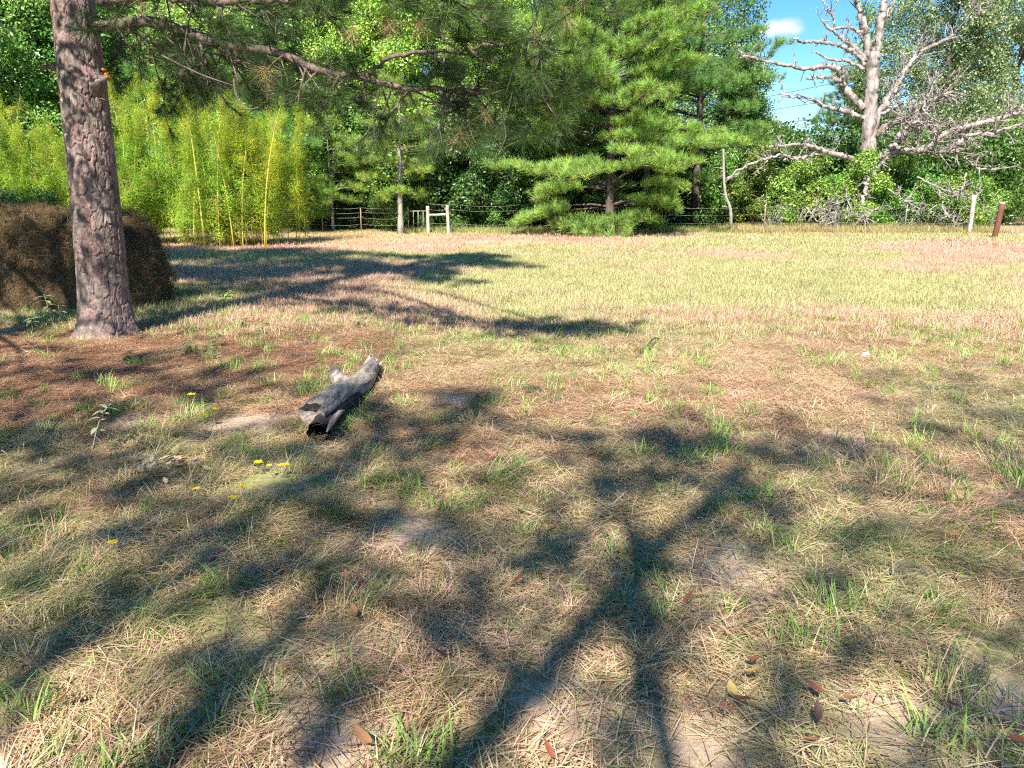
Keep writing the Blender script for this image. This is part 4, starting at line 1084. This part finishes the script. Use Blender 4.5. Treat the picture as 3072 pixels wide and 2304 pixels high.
def strand(parent, a, b, sag, r=.0038, name='wire', n=10):
    a, b = np.array(a), np.array(b); t = np.linspace(0, 1, n)[:, None]
    p = a * (1 - t) + b * t; p[:, 2] -= sag * 4 * (t * (1 - t))[:, 0]
    mb = MB(); mb.tube(p, np.full(n, r), 4); return mb.build(name, M['wire'], parent)
for k, h in enumerate((1.12, .92, .68, .42)):
    for q, (xa, xb2) in enumerate(((150, 365), (365, 533), (533, 900), (900, 1345))):
        a = at(zl(xa, 0)[0], 700, FY); b = at(zl(xb2, 0)[0], 700, FY)
        strand(fence, (a.x, FY - .03, h + .02 * math.sin(k * 3 + q)), (b.x, FY - .03, h + .02 * math.cos(k * 2 + q)), .03 + .05 * ((k * 7 + q * 3) % 4) / 4)
panel = thing('gate_section', 'small pale wire panel hung between the steel post and the fence brace', 'gate', (at(zl(1430, 0)[0], 700, FY).x, FY - .1, 0))
a = at(*zl(1350, 264), FY - .1); b = at(*zl(1515, 262), FY - .1)
mb = MB(); mb.tube([a, b], [.018, .018], 6); mb.build('top_rail', M['post_white'], panel)
for x, y1 in ((1390, 455), (1435, 430), (1483, 440)):
    q = at(*zl(x, 264), FY - .1); q2 = at(*zl(x - 2, y1), FY - .1)
    mb = MB(); mb.tube([q, (q + q2) / 2 + Vector((.01, 0, 0)), q2], [.013, .012, .012], 6); mb.build('upright', M['post_white'], panel)
brace = thing('fence_brace', 'pale weathered wooden fence brace of two posts and a cross rail', 'fence brace', (at(zl(1620, 0)[0], 700, 34.2).x, 34.2, 0))
BY = 34.2
pl_, pr_ = at(*zl(1526, 215), BY), at(*zl(1716, 200), BY)
for k, q in enumerate((pl_, pr_)):
    mb = MB(); post(mb, (q.x + (.02 if k else 0), BY), q.z, .072, seed=k, lean=(-.04 if k else .0, 0)); mb.build('post', M['post_white'], brace, True)
ra, rb2 = at(*zl(1530, 300), BY), at(*zl(1712, 293), BY)
mb = MB(); mb.tube(polyline([ra, (ra + rb2) / 2 - Vector((0, 0, .01)), rb2], 9), np.full(9, .05), 10, rough=.05); mb.build('rail', M['post_white'], brace, True)
for h, sg in ((1.30, .03), (1.08, .05), (.5, .04)):
    strand(brace, (pl_.x, BY - .1, h), (pr_.x + .0, BY - .1, h - .02), sg)
    strand(brace, (pr_.x, BY - .1, h), (pr_.x + 3.2, BY + .6, h - .05), .10)
def zr_(x, y): return 2172 + x / 2.458, 550 + y / 2.458
f2 = thing('wire_fence', 'wire fence with thin steel posts running before the dead tree thicket', 'fence', (at(zr_(1000, 0)[0], 700, 34.6).x, 34.6, 0))
for (x, y0, m) in ((292, 155, 'tpost'), (811, 125, 'tpost_grey'), (1328, 138, 'tpost_grey')):
    o = tpost(f2, zr_(x, 0)[0], zr_(0, y0)[1], 34.6, m)
fx = [at(zr_(x, 0)[0], 700, 34.6).x for x in (-900, 292, 811, 1328, 1842)]
for h in (1.15, .85, .5):
    for a_, b_ in zip(fx[:-1], fx[1:]): strand(f2, (a_, 34.57, h), (b_, 34.57, h - .02), .05)
q = at(*zr_(1360, 131), 34.55)
t = thing('board', 'pale board end resting on a steel fence post', 'board', (q.x, 34.55, q.z)); mb = MB(); mb.box((q.x, 34.55, q.z), (.42, .12, .05), .1); mb.tube([(q.x - .18, 34.55, q.z - .03), (q.x - .18, 34.55, q.z - .26)], [.012, .012], 6); mb.build('plank', M['post_white'], t)
q = at(*zr_(1848, 82), 34.2)
wp = thing('fence_post', 'pale wooden corner post wound with wire beside the thicket', 'post', (q.x, 34.2, 0))
mb = MB(); post(mb, (q.x, 34.2), q.z, .09, seed=5); mb.build('timber', M['post_white'], wp, True)
for k in range(6):
    z = .22 + k * (q.z - .3) / 6; a = np.linspace(0, 6.283, 13)
    mb = MB(); mb.tube(np.stack([q.x + .096 * np.cos(a), 34.2 + .096 * np.sin(a), np.full(13, z) + .02 * np.sin(a * 2 + k)], -1), np.full(13, .0035), 4, cap=False); mb.build('wire_wrap', M['wire'], wp)
q = at(*zr_(2048, 140), 30.3)
rp = thing('gate_post', 'stout rusty red wooden post standing alone in the meadow', 'post', (q.x, 30.3, 0))
mb = MB(); post(mb, (q.x - .10, 30.3), q.z - .05, .105, seed=6, sides=12, lean=(.13, 0)); o = mb.build('timber', M['post_rust'], rp, True)
mb = MB(); mb.tube([(q.x + .03, 30.3, q.z - .055), (q.x + .03, 30.3, q.z - .01), (q.x + .031, 30.3, q.z + .012)], [.108, .102, .06], 12); mb.build('cap', M['post_cut'], rp, True)
# dead tall grass along the fences
g = np.random.default_rng(88)
def fringe(name, label, n, x0, x1, y0, y1, scl, tint):
    x = g.uniform(x0, x1, n); y = g.uniform(y0, y1, n)
    o = scatter(name, np.stack([x, y, gz(x, y)], -1), np.stack([g.normal(0, .1, n), g.normal(0, .1, n), g.uniform(0, 6.28, n)], -1), g.uniform(*scl, n)[:, None] * np.array([.8, .8, 1.8]), np.asarray(tint) * g.uniform(.7, 1.2, (n, 1)), P_FAR)
    tag(o, label, 'grass', kind='stuff')
fringe('fence_grass', 'rank yellow weeds along the right fence', 1500, at(2200, 700, 35).x, at(2960, 700, 35).x, 34.2, 37.5, (.8, 1.7), (.95, .95, .75))
fringe('fence_grass', 'rank green weeds round the fence brace and bushy pine', 900, at(1230, 700, 35).x, at(2210, 700, 35).x, 34.6, 37, (.7, 1.4), (.75, .95, .6))
g = np.random.default_rng(93)
for k in range(9):                                # leafless brush in the thicket
    bx = at(g.uniform(2280, 2980), 700, 35.6).x; by = g.uniform(35.3, 36.4)
    t = thing('dead_brush', 'leafless pale brush standing in the thicket behind the right fence', 'shrub', (bx, by, 0), 'leafless brush behind the right fence')
    mb = MB()
    for q in range(g.integers(7, 12)):
        d = np.array([g.normal(0, .5), g.normal(0, .4), 1.0]); L = g.uniform(.7, 1.9)
        b0 = np.array([bx + g.normal(0, .2), by + g.normal(0, .15), -.02]); e = b0 + d / np.linalg.norm(d) * L
        pl = bez(b0, (b0 + e) / 2 + g.normal(0, .18, 3), e, 7); mb.tube(pl, np.linspace(.020, .008, 7), 4)
        for w in range(5):
            c = pl[g.integers(2, 7)]; d2 = d + g.normal(0, .9, 3); d2 /= np.linalg.norm(d2); mb.tube([c, c + d2 * .2 + g.normal(0, .05, 3), c + d2 * g.uniform(.25, .6)], [.011, .009, .006], 3)
    mb.build('stems', M['twig_dead'], t)
# power lines across the sky gap
for k, (ya, yb3) in enumerate(((300, 262), (340, 315), (380, 368))):
    a, b = at(2250, ya - 30, 90), at(2560, yb3 - 60, 90)
    a = a + (a - b) * 2.0; b2 = b + (b - a) * 1.0
    mb = MB(); tt = np.linspace(0, 1, 14)[:, None]; pp = np.array(a) * (1 - tt) + np.array(b2) * tt; pp[:, 2] -= 1.2 * 4 * (tt * (1 - tt))[:, 0]
    mb.tube(pp, np.full(14, .028), 4); o = mb.build('power_line', M['cable']); tag(o, 'thin power line crossing the open sky behind the dead tree', 'power line', 'power lines')

# ------------------------------------------------------------------ fallen log
lg = thing('fallen_log', 'weathered grey log with a fork lying across the needle litter', 'log', tuple(gp2(735, 890)))
g = np.random.default_rng(5)
A, B = gp2(690, 945), gp2(812, 806)
def lp(t, h, side=0.0):
    d = (B - A); n_ = Vector((d.y, -d.x, 0)).normalized()
    return A + d * t + n_ * side + Vector((0, 0, h))
core = polyline([lp(-.02, .18, -.03), lp(.22, .155, -.02), lp(.45, .125, .0), (lp(.62, .10, .04)), lp(.82, .09, .01), lp(1.0, .085, -.02)], 46)
rr = np.interp(np.linspace(0, 1, 46), [0, .05, .3, .5, .6, .8, 1.0], [.082, .095, .094, .092, .080, .074, .062])
sides = 28
tg = np.gradient(core, axis=0); tg /= np.linalg.norm(tg, axis=1)[:, None]
sv = np.cross(tg, [0, 0, 1.0]); sv /= np.linalg.norm(sv, axis=1)[:, None]; uv = np.cross(sv, tg)
an = np.arange(sides) / sides * 6.283185
AN, TT2 = np.meshgrid(an, np.linspace(0, 1, 46))
rl = rr[:, None] * (1 + .22 * (vnoise(np.sin(AN) * 4 + 5, np.cos(AN) * 4 + TT2 * 3.0, 3) - .5) + .16 * (vnoise(np.sin(AN) * 11 + 15, np.cos(AN) * 11 + TT2 * 2.0, 8) - .5) + .10 * np.cos(AN * 2 + 2 * TT2))
Vl = core[:, None] + rl[..., None] * (np.cos(AN)[..., None] * sv[:, None] + np.sin(AN)[..., None] * uv[:, None])
mb = MB(); i_ = np.arange(45)[:, None] * sides; j_ = np.arange(sides)[None]; k_ = (j_ + 1) % sides
mb.add(Vl.reshape(-1, 3), np.stack([i_ + j_, i_ + k_, i_ + sides + k_, i_ + sides + j_], -1).reshape(-1, 4))
# closed front end, set in a little
fr = np.vstack([Vl[0], core[0] + (Vl[0] - core[0]) * .55 + tg[0] * .05, (core[0] + tg[0] * .08)[None]])
jj = np.arange(sides); kk = (jj + 1) % sides
mb.add(fr, np.vstack([np.stack([kk, jj, sides + jj, sides + kk], -1), np.stack([sides + kk, sides + jj, jj * 0 + 2 * sides, jj * 0 + 2 * sides], -1)]))
mb.build('trunk', M['log'], lg, True)
mb = MB(); mb.tube(polyline([lp(.46, .15, -.04), lp(.60, .15, -.17), lp(.73, .13, -.24)], 9), np.linspace(.07, .05, 9), 14, rough=.07); mb.build('forked_stub', M['log'], lg, True)
mb = MB()
for k in range(26):                               # splintered far end
    a = g.uniform(0, 6.28); r_ = .07 * math.sqrt(g.uniform()); p0 = core[-1] + sv[-1] * r_ * math.cos(a) + uv[-1] * r_ * math.sin(a) - tg[-1] * .05
    d = tg[-1] + g.normal(0, .10, 3); L = g.uniform(.08, .20); mb.tube([p0, p0 + d * L * .6, p0 + d * L], [.013, .009, .002], 4)
mb.build('splinters', M['log_end'], lg)['label'] = 'pale splintered broken end'
# hollow rotten butt under the front end
hp = polyline([lp(-.06, .07, .03), lp(.05, .10, .03), lp(.25, .09, .04), lp(.45, .07, .05)], 14)
hr = np.linspace(.078, .05, 14)
mb = MB(); mb.tube(hp, hr, 16, rough=.10, seed=4, cap=False); mb.tube(hp[:9], hr[:9] * .78, 16, cap=False); mb.build('hollow_butt', M['rot'], lg, True)['label'] = 'dark rotten hollow butt'
mb = MB(); mb.tube(polyline([lp(-.10, .10, .105), lp(.0, .15, .12), lp(.12, .13, .12)], 8), [.004, .012, .018, .02, .02, .018, .012, .006], 7, rough=.2, seed=9); mb.build('bark_flap', M['log'], lg, True)

# ------------------------------------------------------------------ weeds and flowers
def leaf_mesh(mb, base, d, L, W, col, curl=.3, up=None):
    d = np.asarray(d, float); d /= np.linalg.norm(d)
    s = np.cross(d, [0, 0, 1.0]); s /= np.linalg.norm(s) + 1e-9
    nrm = np.cross(s, d) if up is None else np.asarray(up, float)
    t = np.array([0, .2, .45, .7, .9, 1.0]); w = np.array([.10, .72, 1.0, .75, .32, .02]) * W * .5
    ctr = np.asarray(base)[None] + d[None] * (t * L)[:, None] - nrm[None] * (curl * L * t ** 2)[:, None]
    lft = ctr - s[None] * w[:, None] + nrm[None] * (w * .35)[:, None]; rgt = ctr + s[None] * w[:, None] + nrm[None] * (w * .35)[:, None]
    v = np.vstack([lft, ctr, rgt]); n_ = 6
    f = [(i, i + 1, n_ + i + 1, n_ + i) for i in range(5)] + [(n_ + i, n_ + i + 1, 2 * n_ + i + 1, 2 * n_ + i) for i in range(5)]
    mb.add(v, f, col)
def weed(path, Y, seed, label, L=.11, n=10, col=(.22, .27, .14), r=.005, group=None, top=.35):
    g = np.random.default_rng(seed)
    pts = polyline([at(x, y, Y) for x, y in path], 14)
    pts[:, 1] += np.linspace(0, g.uniform(-.06, .06), 14)
    pts[:, 2] += gzf(pts[0, 0], Y) - pts[0, 2]
    pts[0, 2] -= .02
    t = thing('weed', label, 'plant', tuple(pts[0]), group)
    mb = MB(); mb.tube(pts, np.linspace(r, r * .5, 14), 6); mb.build('stem', M['stem'], t, True)
    for k in range(n):
        u = top + (1 - top) * (k + .5) / n; c = pts[min(13, int(u * 13))]
        a = k * 2.4 + g.uniform(-.4, .4)
        mb = MB(); leaf_mesh(mb, c, (math.cos(a), math.sin(a), g.uniform(-.35, .5)), L * g.uniform(.7, 1.2), L * .36, np.array(col) * g.uniform(.8, 1.25), g.uniform(.1, .5)); mb.build('leaf', M['leaf_one'], t, True)
    return t
def w3(x, y): return x / 3.95, 600 + y / 3.95
GB = gp(172, 1010).y
weed([w3(688, 1640), w3(620, 1450), w3(560, 1250), w3(520, 1130)], GB, 1, 'tall thin weed with drooping grey green leaves before the bale', .13, 9, top=.55)
weed([w3(688, 1560), w3(705, 1380), w3(708, 1270), w3(698, 1185)], GB + .15, 2, 'upright weed with paired pale leaves beside the pine trunk', .13, 5, top=.6)
weed([w3(402, 1600), w3(390, 1480), w3(385, 1400), w3(432, 1355)], GB, 3, 'short hooked weed with broad leaves before the bale', .12, 6, top=.5)
def w5(x, y): return x / 1.7015, 950 + y / 1.7015
weed([w5(468, 722), w5(480, 620), w5(505, 520), w5(545, 462)], gp(*w5(468, 722)).y, 4, 'pale wilting weed standing among the needle litter', .085, 11, (.30, .33, .20), .0045, top=.4)
weed([(655, 930), (668, 905), (682, 880), (690, 868)], gp(655, 935).y, 5, 'bright leafed weed catching the sun beyond the pine', .16, 10, (.30, .42, .08), .007, top=.3)
for k, (x, y, hh, Lf) in enumerate(((960, 190, 75, .10), (1100, 160, 75, .12), (650, 225, 55, .09), (1340, 100, 70, .10), (1240, 60, 60, .10), (1060, 190, 60, .1), (1830, 60, 60, .09), (130, 150, 60, .08))):
    a, b = w5(x, y), w5(x + 10, y - hh)
    weed([a, ((a[0] + b[0]) / 2 - 4, (a[1] + b[1]) / 2), b], gp(*a).y, 20 + k, 'low leafy green weed growing between pine and log', Lf, 12, (.13, .19, .07), .004, 'low weeds round the pine', .1)
def wf(x, y): return 350 + x / 3.687, 1150 + y / 3.687
def flower(head, base, r, seed, label, group=None, col=(.80, .66, .02)):
    g = np.random.default_rng(seed)
    b = gp(*base); b.z = gzf(b.x, b.y) - .01
    h = at(*head, b.y)
    if h.z < b.z + .09: h.z = b.z + .09
    r *= 1.25
    t = thing('yellow_flower', label, 'flower', tuple(b), group)
    mb = MB(); mb.tube(polyline([b, (b + h) / 2 + Vector((g.uniform(-.02, .02), .01, 0)), h], 9), np.linspace(.0028, .0018, 9), 5); mb.build('stem', M['stem'], t, True)
    for k in range(11):
        a = k / 11 * 6.283 + g.uniform(-.1, .1)
        mb = MB(); leaf_mesh(mb, np.array(h) + np.array([math.cos(a), math.sin(a), 0]) * r * .15, (math.cos(a), math.sin(a), g.uniform(.15, .5)), r * g.uniform(.85, 1.1), r * .5, np.array(col) * g.uniform(.85, 1.1), .25); mb.build('petal', M['petal'], t, True)
    mb = MB(); mb.tube([h - Vector((0, 0, .008)), h + Vector((0, 0, .002)), h + Vector((0, 0, .006))], [r * .18, r * .34, r * .15], 8, (.72, .48, .02)); mb.build('disc', M['petal'], t, True)
    for k in range(3):
        u = .2 + .2 * k; c = np.array(b) * (1 - u) + np.array(h) * u; a = g.uniform(0, 6.28)
        mb = MB(); leaf_mesh(mb, c, (math.cos(a), math.sin(a), .3), .035, .008, (.14, .2, .06)); mb.build('leaf', M['leaf_one'], t, True)
FG = 'small yellow flower low in the combed grass below the leaf pile'
for k, (hx, hy, bx, by, r, lab, grp) in enumerate(((830, 120, 862, 560, .024, 'tall yellow dandelion-like flower standing above the needle litter', None), (970, 355, 955, 620, .020, 'yellow flower with bent stalk beside the bare sand patch', None), (1095, 285, 1000, 600, .022, 'yellow flower on a leaning stalk beside the bare sand patch', None),
        (1570, 890, 1590, 1010, .020, FG, 1), (1830, 968, 1835, 1060, .018, FG, 1), (1880, 968, 1875, 1060, .016, FG, 1), (1940, 1155, 1945, 1230, .013, FG, 1), (1390, 1205, 1395, 1290, .016, FG, 1), (1295, 1330, 1300, 1420, .022, FG, 1), (885, 1225, 890, 1300, .014, FG, 1), (-37, 1836, -35, 1930, .018, FG, 1), (1690, 965, 1695, 1060, .014, FG, 1))):
    flower(wf(hx, hy), wf(bx, by), r, 40 + k, lab, 'low yellow flowers' if grp else None)

# ------------------------------------------------------------------ fallen leaves
def dead_leaf(c, L, seed, col, yaw=None, name='fallen_leaf', parent=None, lift=.012, curl=.35):
    g = np.random.default_rng(seed); yaw = g.uniform(0, 6.28) if yaw is None else yaw
    d = np.array([math.cos(yaw), math.sin(yaw), g.uniform(-.25, .25)])
    mb = MB(); leaf_mesh(mb, np.array(c) + np.array([0, 0, lift]) - d * L * .5, d, L, L * g.uniform(.45, .62), np.array(col) * g.uniform(.8, 1.2), -curl * g.uniform(.2, 1.0))
    e = np.array(c) + np.array([0, 0, lift]) - d * L * .5; mb.tube([e, e - d * L * .25], [.0016, .001], 4, np.array(col) * .7)
    return mb.build(name, M['dry_leaf'], parent, True)
zA = lambda x, y: (1000 + x / 2.011, 1500 + y / 2.011)
zB = lambda x, y: (2000 + x / 2.0634, 1500 + y / 2.0634)
zC = lambda x, y: (x / 2.011, 1500 + y / 2.011)
RED, TAN_, YEL, DRK = (.26, .085, .045), (.33, .16, .075), (.42, .30, .10), (.09, .035, .028)
LV = [(zA(90, 572), RED), (zA(165, 585), RED), (zA(880, 1005), TAN_), (zA(640, 1015), DRK), (zA(1925, 690), RED), (zA(2130, 685), RED), (zA(190, 1225), RED), (zA(185, 1548), TAN_), (zA(1965, 1215), TAN_), (zA(1690, 765), RED), (zA(1300, 1598), RED),
      (zB(395, 1270), YEL), (zB(460, 1345), RED), (zB(365, 1385), RED), (zB(535, 1165), YEL), (zB(925, 1435), DRK), (zB(895, 1590), TAN_), (zB(1125, 1325), TAN_), (zB(675, 675), TAN_), (zB(2170, 1570), RED), (zB(1760, 1350), DRK), (zB(905, 1265), RED), (zC(410, 1300), RED), (zC(2140, 770), TAN_), (zA(1250, 540), RED), (zA(1110, 570), RED), (zB(520, 1085), RED)]
names = {id(RED): ('curled red brown fallen leaf on the matted dry grass', 'red brown fallen leaves'), id(TAN_): ('light orange brown fallen leaf on the matted dry grass', 'orange brown fallen leaves'), id(YEL): ('yellowing fallen leaf on the matted dry grass', 'yellow fallen leaves'), id(DRK): ('dark shrivelled maroon fallen leaf on the matted dry grass', 'dark fallen leaves')}
for k, (q, c) in enumerate(LV):
    b = gp(*q); b.z = gzf(b.x, b.y) + .040
    o = dead_leaf((0, 0, 0), .048 + .026 * ((k * 7) % 5) / 5, 60 + k, c, curl=1.1); o.location = b
    tag(o, names[id(c)][0], 'leaf', names[id(c)][1])
pc = gp(513, 1412); pc.z = gzf(pc.x, pc.y)
pile = thing('leaf_pile', 'heap of curled tan dead leaves on the ground near the yellow flowers', 'leaf pile', tuple(pc))
g = np.random.default_rng(15)
for k in range(34):
    a = g.uniform(0, 6.28); r_ = abs(g.normal(0, .12))
    o = dead_leaf((pc.x + r_ * math.cos(a) * 1.3, pc.y + r_ * math.sin(a), pc.z + .035 + max(0, .06 - r_ * .4) * g.uniform(.1, 1)), g.uniform(.05, .085), 900 + k, (.50, .39, .26), name='leaf', parent=pile, curl=.5)
# a bent stick and a pale stone out in the meadow
q = [gp2(1375, 772), gp2(1398, 763), gp2(1412, 752), gp2(1422, 743)]
t = thing('stick', 'dark bent stick lying on the sunlit grass', 'stick', tuple(q[1])); mb = MB()
mb.tube(polyline([v_ + Vector((0, 0, h)) for v_, h in zip(q, (.03, .09, .11, .06))], 12), np.linspace(.012, .007, 12), 6, rough=.1); mb.build('shaft', M['bark_far'], t, True)
mb = MB(); mb.tube(polyline([q[1] + Vector((0, 0, .09)), q[1] + Vector((.12, -.05, .05)), q[1] + Vector((.18, -.3, .03))], 8), np.linspace(.008, .005, 8), 5); mb.build('side_twig', M['bark_far'], t, True)
c = gp2(1868, 772); g = np.random.default_rng(8); mb = MB()
a = np.arange(10) / 10 * 6.283
rings = [np.stack([c.x + .045 * s_ * np.cos(a) * (1 + .2 * g.uniform(-1, 1, 10)), c.y + .04 * s_ * np.sin(a) * (1 + .2 * g.uniform(-1, 1, 10)), np.full(10, z_)], -1) for s_, z_ in ((.9, -.01), (1.1, .015), (.95, .035), (.55, .05), (.05, .054))]
mb.add(np.vstack(rings), [(r * 10 + j, r * 10 + (j + 1) % 10, (r + 1) * 10 + (j + 1) % 10, (r + 1) * 10 + j) for r in range(4) for j in range(10)])
o = mb.build('stone', M['stone'], None, True); tag(o, 'small pale stone in the sunlit grass', 'stone')
